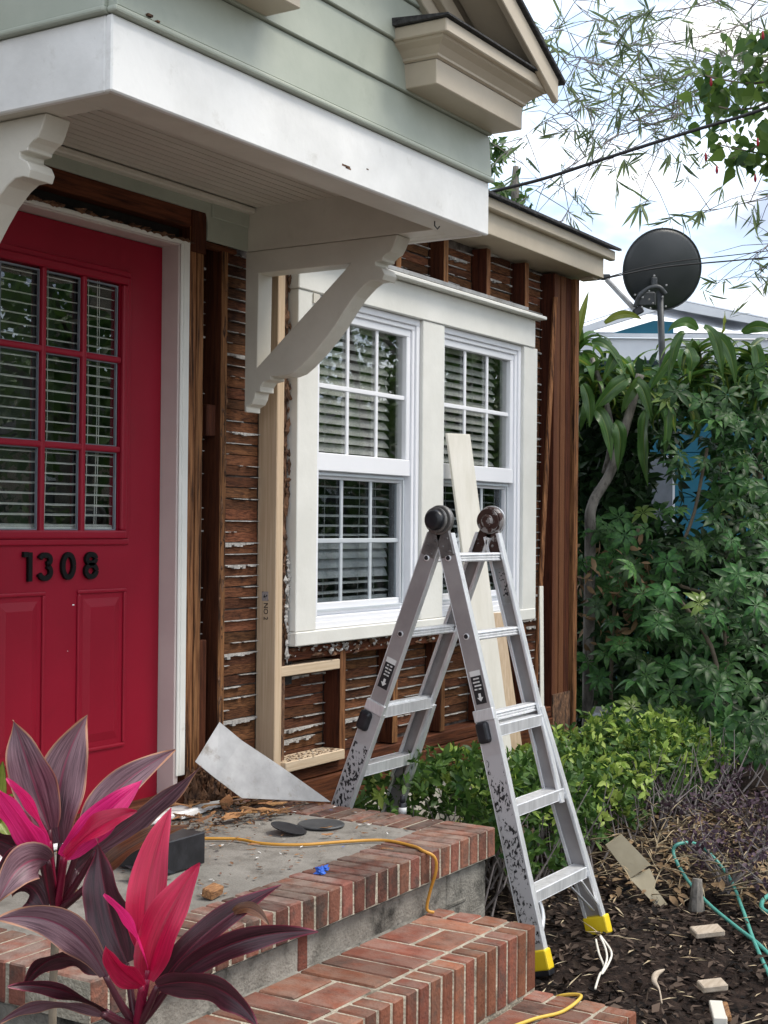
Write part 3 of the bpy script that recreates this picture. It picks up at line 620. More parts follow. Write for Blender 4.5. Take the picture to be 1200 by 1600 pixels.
# -------- window unit
win = B(4.74, 4.887, -.03, .03, .622, 2.035).build('window_casing', 'trim_white', H, bevel=.003)
B(5.757, 5.963, -.03, .03, .622, 2.035).build('side_casing', 'trim_white', win, bevel=.003); B(6.832, 6.995, -.03, .03, .60, 2.0355).build('side_casing', 'trim_white', win, bevel=.003)
B(4.735, 6.955, -.036, .03, 2.0365, 2.188).build('head_casing', 'trim_white', win, bevel=.004)
B(4.735, 6.985, -.036, .03, .562, .6205).build('sill_board', 'trim_white', win, bevel=.004)
cap = MB(); cap.prism([(4.70, -.088, 2.190), (4.70, -.088, 2.207), (4.70, .02, 2.232), (4.70, .02, 2.190)], (2.29, 0, 0)); cap.build('drip_cap', 'trim_white', win, bevel=.003)
B(4.72, 6.90, -.02, .0, 2.2345, 2.252).build('flashing', 'galv', win)
B(4.84, 4.886, -.0365, -.031, 1.99, 2.03).build('casing_patch', 'cream_paint', win)
slat2 = MB().add([(-.5, -.024, 0), (.5, -.024, 0), (.5, 0, .0035), (-.5, 0, .0035), (.5, .024, 0), (-.5, .024, 0)], [(0, 1, 2, 3), (3, 2, 4, 5)]).mesh('slat', 'blind')
def window(x0, x1, first):
    z0, z1 = .622, 2.035; fy = -.012
    f = MB(); ring(f, x0, x1, z0, z1, .030, fy, .09); w = f.build('window', 'vinyl', H, bevel=.003)
    f = MB(); ring(f, x0+.030, x1-.030, z0+.03, z1-.03, .022, fy+.010, .09); f.build('frame_liner', 'vinyl', w, bevel=.003)
    a, b = x0+.052, x1-.052; u0, u1 = 1.295, z1-.052
    # upper sash
    f = MB(); f.box(a, b, .006, .04, u0, 1.372).box(a, b, .008, .04, u1-.034, u1).box(a, a+.012, .008, .04, 1.372, u1-.034).box(b-.034, b, .008, .04, 1.372, u1-.034)
    f.build('upper_sash', 'vinyl', w, bevel=.003)
    ga, gb, gc, gd = a+.012, b-.034, 1.372, u1-.034
    B(ga, gb, .030, .033, gc, gd).build('pane', 'glass', w)
    for k in (1, 2): x = ga+(gb-ga)*k/3; B(x-.010, x+.010, .020, .0295, gc, gd).build('muntin', 'vinyl', w, bevel=.002)
    z = (gc+gd)/2; B(ga, gb, .0185, .028, z-.010, z+.010).build('muntin', 'vinyl', w, bevel=.002)
    # lower sash, set back behind an insect screen
    f = MB(); f.box(a, b, .036, .07, z0+.052, .728).box(a, b, .040, .07, 1.262, 1.295).box(a, a+.012, .038, .07, .728, 1.262).box(b-.036, b, .038, .07, .728, 1.262)
    f.build('lower_sash', 'vinyl', w, bevel=.003)
    f = MB(); ring(f, a, b-.026, .690, 1.288, .012, .020, .030); f.build('screen_frame', 'vinyl_grey', w, bevel=.002)
    ga, gb, gc, gd = a+.012, b-.036, .728, 1.262
    B(ga, gb, .056, .059, gc, gd).build('pane', 'glass_screen', w)
    for k in (1, 2): x = ga+(gb-ga)*k/3; B(x-.010, x+.010, .046, .0555, gc, gd).build('muntin', 'vinyl_grey', w, bevel=.002)
    z = (gc+gd)/2; B(ga, gb, .0445, .054, z-.010, z+.010).build('muntin', 'vinyl_grey', w, bevel=.002)
    # blind
    zz = z1-.08; i = 0
    while zz > z0+.13:
        if zz > 1.33: tl = 50 if first else 46
        elif zz > 1.02: tl = 14
        elif zz > .83: tl = 66
        else: tl = 12
        link('slat', slat2, w, ((x0+x1)/2-.01, .115, zz+rnd.uniform(-.002, .002)), (math.radians(tl+rnd.uniform(-3, 3)), 0, rnd.uniform(-.004, .004)), (x1-x0-.16, 1, 1)); zz -= .0425; i += 1
    B(x0+.08, x1-.10, .10, .13, zz+.002, zz+.020).build('blind_rail', 'blind', w)
    for x in (x0+.22, x0+.5, x1-.25, x1-.235): MB().tube([(x, .088, z1-.06), (x+.01, .088, 1.2), (x, .088, z0+.12)], .0012, 5).build('blind_cord', 'blind', w)
    B(x0+.0, x1-.0, .6, .65, .5, 2.3).build('room_shade_sheet', 'interior', w)  # dark sheet behind the blind, room darkness put into its colour
window(4.887, 5.757, True); window(5.963, 6.832, False)

# -------- roof eave of the main house
B(0.5, 7.64, -.12, .10, 2.515, 2.522).build('soffit', 'tan_trim', H)
B(0.5, 7.64, -.14, -.119, 2.513, 2.632).build('eave_fascia', 'tan_trim', H, bevel=.003)
B(0.5, 7.725, -.178, -.138, 2.625, 2.682).build('eave_crown', 'tan_trim', H, bevel=.006)
B(7.62, 7.64, -.118, 5, 2.513, 2.632).build('end_board', 'tan_trim', H, bevel=.003)
B(7.56, 7.62, -.11, -.02, 2.50, 2.514).build('end_block', 'tan_trim', H)
ro_ = MB(); sl = math.tan(math.radians(17))
ro_.prism([(.3, -.205, 2.684), (.3, -.205, 2.698), (.3, 2.6, 2.698+2.8*sl), (.3, 2.6, 2.684+2.8*sl)], (7.45, 0, 0))
ro_.prism([(.3, 2.6, 2.698+2.8*sl), (.3, 2.6, 2.684+2.8*sl), (.3, 5.4, 2.684), (.3, 5.4, 2.698)], (7.45, 0, 0))
roof = ro_.build('roof', 'shingle', H)
shm = rough_box('shingle', 'shingle', .30, .16, .005, .0015, .002, 5)
for i in range(15):
    link('shingle', shm, roof, (5.05+.185*i, -.125+rnd.uniform(-.006, .004), 2.706), (math.atan(sl)+.01, 0, rnd.uniform(-.01, .01)), (.6, 1, 1))

# -------- the hood over the door
HX0, HX1, HY, HZ = 2.592, 4.593, -.985, 2.13
hood = MB(); t = .022
hood.box(HX0, HX1, HY, HY+t, HZ, 2.322); hood.box(HX0, HX0+t, HY+t, 0, HZ, 2.322); hood.box(HX1-t, HX1, HY+t, 0, HZ, 2.322)
hood = hood.build('door_hood', 'white_paint', H, bevel=.004)
bt = MB(); bt.box(HX0+t, HX1-t, HY+t, HY+.135, HZ+.004, HZ+.016); bt.box(HX0+t, HX0+.12, HY+.135, 0, HZ+.004, HZ+.016); bt.box(4.51, HX1-t, HY+.135, 0, HZ+.004, HZ+.016)
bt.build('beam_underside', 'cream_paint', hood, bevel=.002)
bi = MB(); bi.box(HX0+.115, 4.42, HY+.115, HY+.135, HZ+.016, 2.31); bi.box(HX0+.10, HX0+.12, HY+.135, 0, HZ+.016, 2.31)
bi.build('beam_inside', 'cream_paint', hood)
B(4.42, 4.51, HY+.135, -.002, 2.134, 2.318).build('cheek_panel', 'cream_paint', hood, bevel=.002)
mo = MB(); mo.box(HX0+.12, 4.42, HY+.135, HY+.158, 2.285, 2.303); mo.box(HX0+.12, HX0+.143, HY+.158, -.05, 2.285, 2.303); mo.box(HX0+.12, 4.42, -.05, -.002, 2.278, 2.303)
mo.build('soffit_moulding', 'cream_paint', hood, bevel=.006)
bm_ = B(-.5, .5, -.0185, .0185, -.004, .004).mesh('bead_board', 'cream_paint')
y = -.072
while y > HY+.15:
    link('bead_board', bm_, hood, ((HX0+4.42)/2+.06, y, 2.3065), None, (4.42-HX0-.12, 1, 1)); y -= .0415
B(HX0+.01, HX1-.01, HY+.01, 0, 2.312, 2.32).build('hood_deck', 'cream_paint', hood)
BR = [(0.0, 2.133), (-0.70, 2.115), (-0.682, 2.092), (-0.669, 2.072), (-0.649, 2.064), (-0.634, 2.052), (-0.633, 2.042), (-0.604, 2.041), (-0.603, 2.028), (-0.632, 2.013), (-0.644, 1.992), (-0.635, 1.97), (-0.616, 1.975), (-0.586, 1.974), (-0.556, 1.958), (-0.511, 1.92), (-0.47, 1.872), (-0.428, 1.817), (-0.389, 1.774), (-0.335, 1.722), (-0.28, 1.676), (-0.24, 1.649), (-0.2, 1.638), (-0.151, 1.637), (-0.128, 1.638), (-0.129, 1.625), (-0.094, 1.62), (-0.078, 1.601), (-0.078, 1.58), (-0.055, 1.58), (-0.049, 1.555), (-0.037, 1.535), (-0.012, 1.524), (-0.011, 1.503), (0.0, 1.504)]
BRo = [(y, 2.132 if i in (0, 1) else z) for i, (y, z) in enumerate(BR)]
def bracket(x):
    w = .09; bm = bmesh.new()
    hole = [(-.064, 2.045), (-.495, 2.045), (-.060, 1.676)]
    va = [bm.verts.new((x, y, z)) for y, z in BRo]; vh = [bm.verts.new((x, y, z)) for y, z in hole]
    ed = [bm.edges.new((va[i], va[(i+1) % len(va)])) for i in range(len(va))]+[bm.edges.new((vh[i], vh[(i+1) % 3])) for i in range(3)]
    bmesh.ops.triangle_fill(bm, use_beauty=True, edges=ed)
    g = bmesh.ops.extrude_face_region(bm, geom=bm.faces[:])
    bmesh.ops.translate(bm, vec=(w, 0, 0), verts=[q for q in g['geom'] if isinstance(q, bmesh.types.BMVert)])
    bmesh.ops.recalc_face_normals(bm, faces=bm.faces)
    org = ORG[H]; bmesh.ops.translate(bm, vec=-org, verts=bm.verts)
    me = bpy.data.meshes.new('bracket'); bm.to_mesh(me); bm.free(); me.materials.append(MATS['cream_paint'])
    o = bpy.data.objects.new('bracket', me); COL.objects.link(o); o.parent = hood; ORG[o] = org
    b = o.modifiers.new('bevel', 'BEVEL'); b.width = .0025; b.limit_method = 'ANGLE'; b.angle_limit = .7
bracket(4.421); bracket(2.655)
# green wall strip under the hood
gp = MB(); gp.prism([(3.0, -.012, 2.236), (4.16, -.012, 2.236), (4.172, -.012, 2.20), (4.168, -.012, 2.135), (4.42, -.012, 2.135), (4.42, -.012, 2.30), (3.0, -.012, 2.30)], (0, .012, 0)); gp.build('wall_siding', 'green_siding', H, bevel=.002)
B(4.19, 4.42, -.018, -.012, 2.225, 2.30).build('wall_siding', 'green_siding', H, bevel=.003)
# hood gable: lapped siding on the front and the two sides
GS = .515; xm = (HX0+HX1)/2
def gable_z(x): return 3.20-GS*abs(x-xm)
drip = MB(); drip.box(HX0-.008, HX1+.008, HY-.020, HY+.012, 2.323, 2.340); drip.box(HX0-.020, HX0+.012, HY+.012, 0, 2.323, 2.340); drip.box(HX1-.012, HX1+.012, HY+.012, 0, 2.323, 2.340)
drip.build('drip_mould', 'green_siding', hood, bevel=.006, segs=2)
z = 2.340; k = 0
while z < 3.15:
    z1 = z+.152
    half = min((3.20-z1)/GS, (HX1-HX0)/2-.004)
    if half < .06: break
    xa, xb = xm-half, xm+half
    b = MB(); b.prism([(xa, HY-.014, z), (xa, HY-.002, z1), (xa, HY+.02, z1), (xa, HY+.02, z)], (xb-xa, 0, 0)); b.build('siding_board', 'green_siding', hood, bevel=.003)
    if z1 < 2.72:
        b = MB(); b.prism([(HX0-.010, HY+.02, z), (HX0+.001, HY+.02, z1), (HX0+.02, HY+.02, z1), (HX0+.02, HY+.02, z)], (0, -HY-.02, 0)); b.build('siding_board', 'green_siding', hood, bevel=.003)
        b = MB(); b.prism([(HX1+.004, HY+.02, z), (HX1-.006, HY+.02, z1), (HX1-.02, HY+.02, z1), (HX1-.02, HY+.02, z)], (0, -HY-.02, 0)); b.build('siding_board', 'green_siding', hood, bevel=.003)
    z = z1+.0015; k += 1
B(HX0+.03, HX1-.03, HY+.03, 0, 2.34, 2.60).build('gable_core', 'green_siding', hood)
# cornice returns
def cornice(xa, xb, inner):                # inner = +1: open end at xa, -1: open end at xb
    yb = HY-.003
    B(xa, xb, -1.115, yb, 2.502, 2.585).build('cornice_frieze', 'tan_trim', hood, bevel=.003)
    prof = [(.0, 2.585), (.010, 2.590), (.010, 2.598), (.030, 2.618), (.052, 2.632), (.056, 2.640)]
    c = MB()
    for (o0, za), (o1, zb) in zip(prof[:-1], prof[1:]):
        c.add([(xa-o0, yb, za), (xa-o0, -1.115-o0, za), (xb+o0, -1.115-o0, za), (xb+o0, yb, za), (xa-o1, yb, zb), (xa-o1, -1.115-o1, zb), (xb+o1, -1.115-o1, zb), (xb+o1, yb, zb)],
              [(0, 1, 5, 4), (1, 2, 6, 5), (2, 3, 7, 6)])
    c.build('cornice_moulding', 'tan_trim', hood)
    B(xa-.07, xb+.07, -1.19, yb, 2.640, 2.684).build('cornice_crown', 'tan_trim', hood, bevel=.004)
    s_ = MB(); s_.prism([(xa-.085, -1.205, 2.686), (xa-.085, -1.205, 2.692), (xa-.085, yb, 2.712), (xa-.085, yb, 2.686)], (xb-xa+.17, 0, 0)); s_.build('cornice_shingle', 'shingle', hood)
cornice(3.975, 4.60, 1); cornice(2.585, 3.21, -1)
# raking roof
for sg in (1, -1):
    def rk(off, ya, yb, za, zb, name, m_, ext=.13, top=0):
        q = MB(); x1 = xm+sg*((HX1-HX0)/2+ext)
        def zz(x, d): return 3.205-GS*abs(x-xm)+d
        q.prism([(xm, ya, zz(xm, za)), (x1, ya, zz(x1, za)), (x1, ya, zz(x1, zb)), (xm, ya, zz(xm, zb))], (0, yb-ya, 0)); return q.build(name, m_, hood, bevel=.003)
    rk(0, HY-.03, HY-.002, -.16, -.04, 'rake_frieze', 'tan_trim', .0)
    rk(0, HY-.06, HY-.03, -.10, -.03, 'rake_moulding', 'tan_trim', .03)
    rk(0, HY-.205, HY-.06, .0, .016, 'rake_soffit', 'tan_trim', .08)
    rk(0, HY-.23, HY-.205, -.03, .055, 'rake_fascia', 'tan_trim', .10)
    rk(0, HY-.245, 1.2, .056, .075, 'hood_shingles', 'shingle', .13)
    rk(0, HY-.19, 1.2, .018, .054, 'roof_deck', 'tan_trim', .10)
MB().tube([(4.30, HY+.06, 2.134), (4.30, HY+.06, 2.118), (4.312, HY+.055, 2.108), (4.318, HY+.05, 2.118)], .0025, 6).build('screw_hook', 'steel_dark', hood)
# peeling paint scars on the hood
for (x, z, w, h) in ((2.70, 2.345, .018, .006), (2.735, 2.340, .010, .004), (3.62, 2.172, .045, .006), (3.64, 2.168, .03, .005), (3.76, 2.19, .012, .004)):
    B(x, x+w, HY-(.0225 if z > 2.3 else .0006), HY+.004, z, z+h).build('paint_scar', 'rotten', hood)

# ================================================================== ladder
LD = thing('folding_ladder', (4.85, -.7, GZ), 'paint-worn aluminium folding ladder standing open below the white windows', 'ladder')
HYZ = Vector((0, -.775, 1.085))
SEC = {'A': Vector((0, -.15, GZ+.01)), 'B': Vector((0, -1.215, GZ+.025))}
def lp(sec, t, x, b=0.0):
    F = SEC[sec]; d = F-HYZ; a = d.normalized(); w = Vector((0, -a.z, a.y))
    if w.y > 0: w = -w                                # w points to -y, the street side
    p = HYZ+d*t+w*b; return Vector((x, p.y, p.z)), a, w
def rail(sec, t0, t1, x0, x1, inward, wid, name, mw='alu_web_shaded', mf='alu'):
    p0, a, w = lp(sec, t0, x0); p1, _, _ = lp(sec, t1, x1); c = (p0+p1)/2; hl = (p1-p0)/2; X = Vector((1, 0, 0))
    o = MB(); o.obox(c, hl, w*(wid/2-.003), X*.0018); o.m = 1
    for s_ in (-1, 1):
        o.obox(c+w*(s_*(wid/2-.0016))+X*(inward*.013), hl, w*.0017, X*.0148)
        o.obox(c+w*(s_*(wid/2-.008))+X*(inward*.0265), hl, w*.0045, X*.0016)
    return o.build(name, [mw, mf], LD, bevel=.0008)
XL, XR = 4.62, 5.03
for sec in 'AB':
    rail(sec, .035, .60, XL, XL, 1, .070, 'inner_rail'); rail(sec, .035, .68 if sec == 'B' else .66, XR, XR, -1, .070, 'inner_rail')
    bl, brx = (4.588, 5.145) if sec == 'B' else (4.60, 5.10)
    rail(sec, .455, .985, XL-.006, bl, 1, .082, 'outer_rail', 'alu_light'); rail(sec, .455, .985, XR+.006, brx, -1, .082, 'outer_rail')
    def xr(t): return XR+.006+(brx-XR-.006)*max(0, (t-.455)/.53)
    def xl(t): return XL-.006+(bl-XL+.006)*max(0, (t-.455)/.53)
    # ribbed rungs of the inner section
    for t in (.088, .268, .45):
        p, a, w = lp(sec, t, 0); pr = [(-.016, -.016), (-.018, -.010), (-.013, -.006), (-.017, 0), (-.013, .006), (-.018, .010), (-.014, .017), (.014, .017), (.018, .010), (.013, .005), (.017, 0), (.013, -.006), (.018, -.010), (.016, -.016)]
        fy, fz = Vector((0, -1, 0)), Vector((0, 0, 1)); q = MB()
        pts = [Vector((XL+.004, p.y, p.z))+fy*u*1.25+fz*v for u, v in pr]; q.prism(pts, (XR-XL-.008, 0, 0)); q.build('rung', 'alu', LD, bevel=.001)
    # flat steps of the outer section
    for t in ((.478, .655, .842) if sec == 'B' else (.455, .60, .80)):
        p, a, w = lp(sec, t, 0); x0, x1 = xl(t)+.004, xr(t)-.004; q = MB()
        s_ = 1 if sec == 'B' else -1
        q.box(x0, x1, p.y-.030, p.y+.030, p.z+.012, p.z+.017); q.box(x0, x1, p.y-.034, p.y-.030, p.z-.022, p.z+.018); q.box(x0, x1, p.y+.030, p.y+.034, p.z-.016, p.z+.018); q.box(x0, x1, p.y-.034, p.y-.022, p.z-.026, p.z-.022)
        q.build('step_rung', 'alu', LD, bevel=.0025)
        for xx in (x0+.02, x1-.02):
            MB().lathe((xx, p.y-.034, p.z-.002), (0, -1, 0), [(.006, 0), (.005, .003), (.001, .004)], 10).build('rivet', 'alu', LD)
    # rivet holes on the near rail
    for t in (.088, .268):
        for b in (0,):
            p, a, w = lp(sec, t, XL-.002, b)
            MB().lathe(p, (-1, 0, 0), [(.0125, 0), (.0125, .003), (.009, .004)], 14).build('rivet_ring', 'alu', LD)
            MB().lathe(p, (-1, 0, 0), [(.0085, 0), (.0085, .0047)], 12).build('rivet_hole', 'label_black', LD)
    # lock: clasp plate and black knob
    p, a, w = lp(sec, .445, XL-.004)
    MB().obox(p, a*.022, w*.043, Vector((.008, 0, 0))).build('lock_plate', 'alu', LD, bevel=.003)
    p, a, w = lp(sec, .482, XL-.010, -.022 if sec == 'A' else -.014)
    MB().obox(p, a*.040, w*.026, Vector((.018, 0, 0))).build('lock_knob', 'black_plastic', LD, bevel=.014, segs=3)
    # printed label with arrow
    X = Vector((-1, 0, 0)); p, a, w = lp(sec, .365 if sec == 'A' else .385, XL-.0024)
    pl = MB().obox(p, a*.058, w*.022, X*.0004); lb = pl.build('warning_label', 'label_black', LD)
    q = MB(); q.obox(p-a*.056, a*.010, w*.022, X*.0006)
    for k in range(4):
        for j_ in range(2): q.obox(p-a*(.036-.013*k)+w*(.006*(1 if j_ else -1))*rnd.uniform(.5, 1.2)+X*.0005, a*.0028, w*rnd.uniform(.006, .010), X*.0004)
    c = p+a*.034+X*.0005; q.obox(c-a*.007, a*.008, w*.005, X*.0004); q.prism([c+w*.013, c+a*.015, c-w*.013], X*.0005); q.build('label_print', 'label_white', lb)
    # worn stickers on the outer rail
    for (ta, tb, mm) in (((.535, .93, 'worn_sticker'),) if sec == 'A' else ((.535, .94, 'worn_sticker'),)):
        tm_ = (ta+tb)/2; p, a, w = lp(sec, tm_, xl(tm_)-.0024, .0); p0, _, _ = lp(sec, ta, xl(ta)-.0026); p1, _, _ = lp(sec, tb, xl(tb)-.0026)
        MB().obox((p0+p1)/2, (p1-p0)/2, w*.033, Vector((.0004, 0, 0))).build('worn_sticker', mm, LD)
    # feet
    for xx, inw in ((bl, 1), (brx, -1)):
        p, a, w = lp(sec, .975, xx); q = MB(); q.obox(p+Vector((inw*.012, 0, 0)), a*.036, w*.048, Vector((.024, 0, 0))); q.build('foot', 'yellow_plastic', LD, bevel=.006, segs=2)
        p, a, w = lp(sec, 1.0, xx); MB().obox(p+Vector((inw*.012, 0, -.002)), a*.012, w*.046, Vector((.022, 0, 0))).build('foot_pad', 'black_plastic', LD, bevel=.003)
    # corner braces below the last step
    p, a, w = lp(sec, .85, 0); e1, _, _ = lp(sec, .95, bl+.02); e2, _, _ = lp(sec, .94, brx-.02); y_ = p.y
    MB().tube(smooth_curve([(bl+.12, y_, p.z-.01), (bl+.115, e1.y+.02, p.z-.08), (bl+.03, e1.y, e1.z)], 6), .010, 8).build('brace', 'alu', LD, smooth=True)
    MB().bar((brx-.17, y_+.01, p.z-.01), (brx-.02, e2.y, e2.z), .016, .006).build('brace', 'alu', LD, bevel=.001)
    MB().bar((brx-.12, y_-.03, p.z-.01), (brx-.02, e2.y-.03, e2.z+.01), .016, .006).build('brace', 'alu', LD, bevel=.001)
# small print on the inside of the far rail
p, a, w = lp('B', .16, XR-.0035); MB().obox(p, a*.075, w*.028, Vector((.0004, 0, 0))).build('faded_label', 'galv', LD)
p, a, w = lp('B', .155, XR-.0045); MB().obox(p, a*.050, w*.018, Vector((.0003, 0, 0))).build('faded_print', 'worn_letters', LD)
# hinges
for x, mm, near in ((XL, 'hinge_steel', True), (XR, 'hinge_rust', False)):
    c = Vector((x, HYZ.y, HYZ.z)); s_ = -1 if near else 1
    MB().lathe(c+Vector((.014*s_*-1, 0, 0)), (s_, 0, 0), [(.050, 0), (.056, .004), (.056, .022), (.052, .026)], 32).build('hinge_disc', mm, LD, bevel=.001)
    MB().lathe(c+Vector((-.028, 0, 0)), (-1, 0, 0) if near else (1, 0, 0), [(.048, 0), (.048, .006), (.044, .008)], 32).build('hinge_plate', mm if near else 'hinge_rust', LD)
    if near: MB().lathe(c+Vector((-.030, 0, 0)), (-1, 0, 0), [(.036, 0), (.039, .008), (.038, .020), (.033, .028), (.020, .030)], 28).build('hinge_knob', 'black_plastic', LD, smooth=True)
    else:
        MB().lathe(c+Vector((-.016, .0, .0)), (-1, 0, 0), [(.026, 0), (.026, .018), (.018, .024)], 20).build('hinge_knob', mm, LD)
        MB().lathe(c+Vector((.006, 0, 0)), (1, 0, 0), [(.061, 0), (.061, .006)], 32).build('hinge_rim', 'alu', LD)
    for sec in 'AB':
        p, a, w = lp(sec, .048, x+(.002 if near else -.004)); MB().obox(p, a*.062, w*.030, Vector((.008, 0, 0))).build('hinge_arm', mm, LD, bevel=.004)
        for k, (tt, bb) in enumerate(((.045, .014), (.06, -.012), (.075, .014))):
            p, a, w = lp(sec, tt, x-.006 if near else x-.012, bb); MB().lathe(p, (-1, 0, 0), [(.006, 0), (.004, .004)], 8).build('rivet', mm, LD)

# ================================================================== loose boards and sticks
def single(mb_, name, m_, base, label, cat, group=None, bevel=0, smooth=False, kind=None):
    return tag(mb_.build(name, m_, None, bevel, smooth, base), label, cat, group, kind)
def plank(a, b, wv, tv):
    q = MB(); a, b, wv, tv = map(Vector, (a, b, wv, tv)); return q.obox((a+b)/2, (b-a)/2, wv/2, tv/2)
f_ = Vector((6.155, -.33, GZ+.0))
single(plank((6.055, -.055, 1.515), f_, (.125, -.06, .0), (.008, .016, 0)), 'loose_board', 'pale_board', f_, 'white painted trim board leaning upright against the right window behind the ladder', 'board', bevel=.002)
f_ = Vector((6.52, -.22, GZ))
single(plank((6.48, -.04, .62), f_, (.09, -.05, 0), (.010, .018, 0)), 'loose_board', 'new_lumber', f_, 'tan wooden plank leaning below the window, right of the white trim board', 'board', bevel=.002)
f_ = Vector((6.87, -.14, GZ))
single(plank((7.03, -.045, .74), f_, (.020, -.012, 0), (.006, .01, 0)), 'loose_stick', 'pale_board', f_, 'thin pale wood strip leaning beside the right corner of the window', 'wood strip', bevel=.001)
f_ = Vector((6.985, -.03, .06))
single(plank((7.255, -.012, 2.36), f_, (.022, -.012, 0), (.006, .012, 0)), 'loose_stick', 'stud_edge', f_, 'long weathered brown strip leaning on the dark corner studs', 'wood strip', bevel=.001)

# sheet-metal flashing, bent, at the wall foot
def unp(px, py, ax, val):
    v = FWD+RGT*((px-600)/FPX)-UPV*((py-800)/FPX); k = (val-CAM[ax])/v[ax]; return CAM+v*k
C_ = unp(378, 1247, 2, .055)
def onpl(px, py, c, n):
    v = FWD+RGT*((px-600)/FPX)-UPV*((py-800)/FPX); n = Vector(n); return CAM+v*((Vector(c)-CAM).dot(n)/v.dot(n))
n1, n2 = Vector((-.30, -.85, .40)), Vector((-.42, -.80, .40))
G_, F_ = onpl(338, 1217, C_, n1), onpl(378, 1157, C_, n1); E_, E2 = onpl(517, 1253, C_, n1), onpl(440, 1198, C_, n1); A_, B_ = onpl(343, 1128, G_, n2), onpl(305, 1190, G_, n2)
dz = .008-min(v.z for v in (C_, E_)); print('flash', [tuple(round(c, 3) for c in v) for v in (A_, B_, C_, E_, E2, F_, G_)])
fl = MB(); off = Vector((.001, .002, -.0015))
V_ = [A_, B_, G_, F_, C_, E_, E2]
fl.add(V_+[v+off for v in V_], [(0, 1, 2, 3), (3, 2, 4, 5, 6), (10, 9, 8, 7), (13, 12, 11, 9, 10), (0, 7, 8, 1), (1, 8, 9, 2), (2, 9, 11, 4), (4, 11, 12, 5), (5, 12, 13, 6), (6, 13, 10, 3), (3, 10, 7, 0)])
single(fl, 'metal_flashing', 'galv', C_, 'bent sheet of grey metal flashing lying against the wall foot', 'metal sheet')
s2 = MB(); s2.obox((4.62, -.12, -.12), Vector((.12, -.02, .03)), Vector((.02, .08, .02)), Vector((0, 0, .002)))
single(s2, 'metal_flashing', 'galv', (4.62, -.12, -.15), 'flat grey metal scrap behind the ladder foot by the landing', 'metal sheet')

# ================================================================== things on the landing
bxm = B(3.285, 3.47, -.595, -.40, .002, .10)
single(bxm, 'black_box', 'black_plastic', (3.38, -.5, 0), 'black cardboard box standing on the landing behind the pink leaves', 'box', bevel=.003)
bag = MB(); r_ = random.Random(3)
for i in range(9):
    bag.lump((3.20+.03*r_.random()*2, -.62+.03*i*.3, .02+.01*r_.random()), Vector((.05*r_.uniform(.5, 1), .03, .01*r_.uniform(-1, 1))), Vector((-.02, .045*r_.uniform(.5, 1), .01)), Vector((.004, 0, .008)))
single(bag, 'plastic_bag', 'black_plastic', (3.2, -.6, 0), 'crumpled black plastic lying in front of the black box', 'bag', bevel=.004)
single(MB().lathe((4.14, -.575, .001), (0, 0, 1), [(.082, 0), (.084, .004), (.080, .007)], 30), 'round_lid', 'steel_dark', (4.14, -.575, 0), 'flat dark grey round lid lying flat on the concrete landing', 'lid')
q = MB(); q.lathe((3.985, -.545, .012), (.10, -.22, 1), [(.060, 0), (.064, .003), (.064, .005), (.055, .0035), (.01, .002)], 30)
single(q, 'round_lid', 'black_plastic', (3.985, -.545, 0), 'tilted black disc beside the flat round lid', 'lid')
tp = MB(); r_ = random.Random(9)
for i in range(14): tp.lump((3.575+r_.uniform(-.022, .022), -.965+r_.uniform(-.012, .012), .012+r_.uniform(-.006, .010)), Vector((.014*r_.uniform(.4, 1), .006*r_.uniform(-1, 1), .005*r_.uniform(-1, 1))), Vector((0, .008*r_.uniform(.4, 1), .004)), Vector((.003*r_.uniform(-1, 1), 0, .006)))
single(tp, 'tape_wad', 'blue_tape', (3.575, -.965, 0), 'crumpled wad of blue tape on the brick edge', 'tape')
q = MB(); q.obox((3.175, -.862, .016), Vector((.030, .004, .002)), Vector((-.003, .018, .004)), Vector((0, -.003, .013))); single(q, 'wood_chunk', 'splinter', (3.175, -.862, 0), 'small broken wood chunk lying on the front edge of the slab', 'wood chunk', bevel=.003)
CZ = .006
cp = [unp(-20, 1296, 2, CZ), unp(120, 1304, 2, CZ), unp(230, 1306, 2, CZ), unp(312, 1310, 2, CZ), unp(370, 1311, 2, CZ), unp(410, 1318, 2, CZ), unp(470, 1320, 2, CZ), unp(540, 1315, 2, CZ), unp(600, 1313, 2, CZ), unp(645, 1322, 2, CZ), Vector((3.978, -1.085, .008)), Vector((3.992, -1.122, -.012)), Vector((4.005, -1.120, -.06)), Vector((4.012, -1.095, -.13)), Vector((4.015, -1.082, -.19)), Vector((4.03, -1.10, -.202))]
single(MB().tube(smooth_curve(cp, 8), .0052, 8), 'extension_cord', 'orange_cord', cp[5], 'orange extension cord crossing the landing and hanging over the brick edge', 'cord', smooth=True)
cp = [unp(780, 1612, 2, -.413), unp(835, 1592, 2, -.413), unp(880, 1580, 2, -.413), unp(908, 1556, 2, -.405), Vector((4.12, -1.50, -.43)), Vector((4.135, -1.44, -.50)), Vector((4.14, -1.30, -.54)), Vector((4.2, -1.2, -.545))]
single(MB().tube(smooth_curve(cp, 8), .0055, 8), 'extension_cord', 'yellow_cord', cp[1], 'yellow cord lying on the lowest brick step beside the mulch', 'cord', smooth=True)
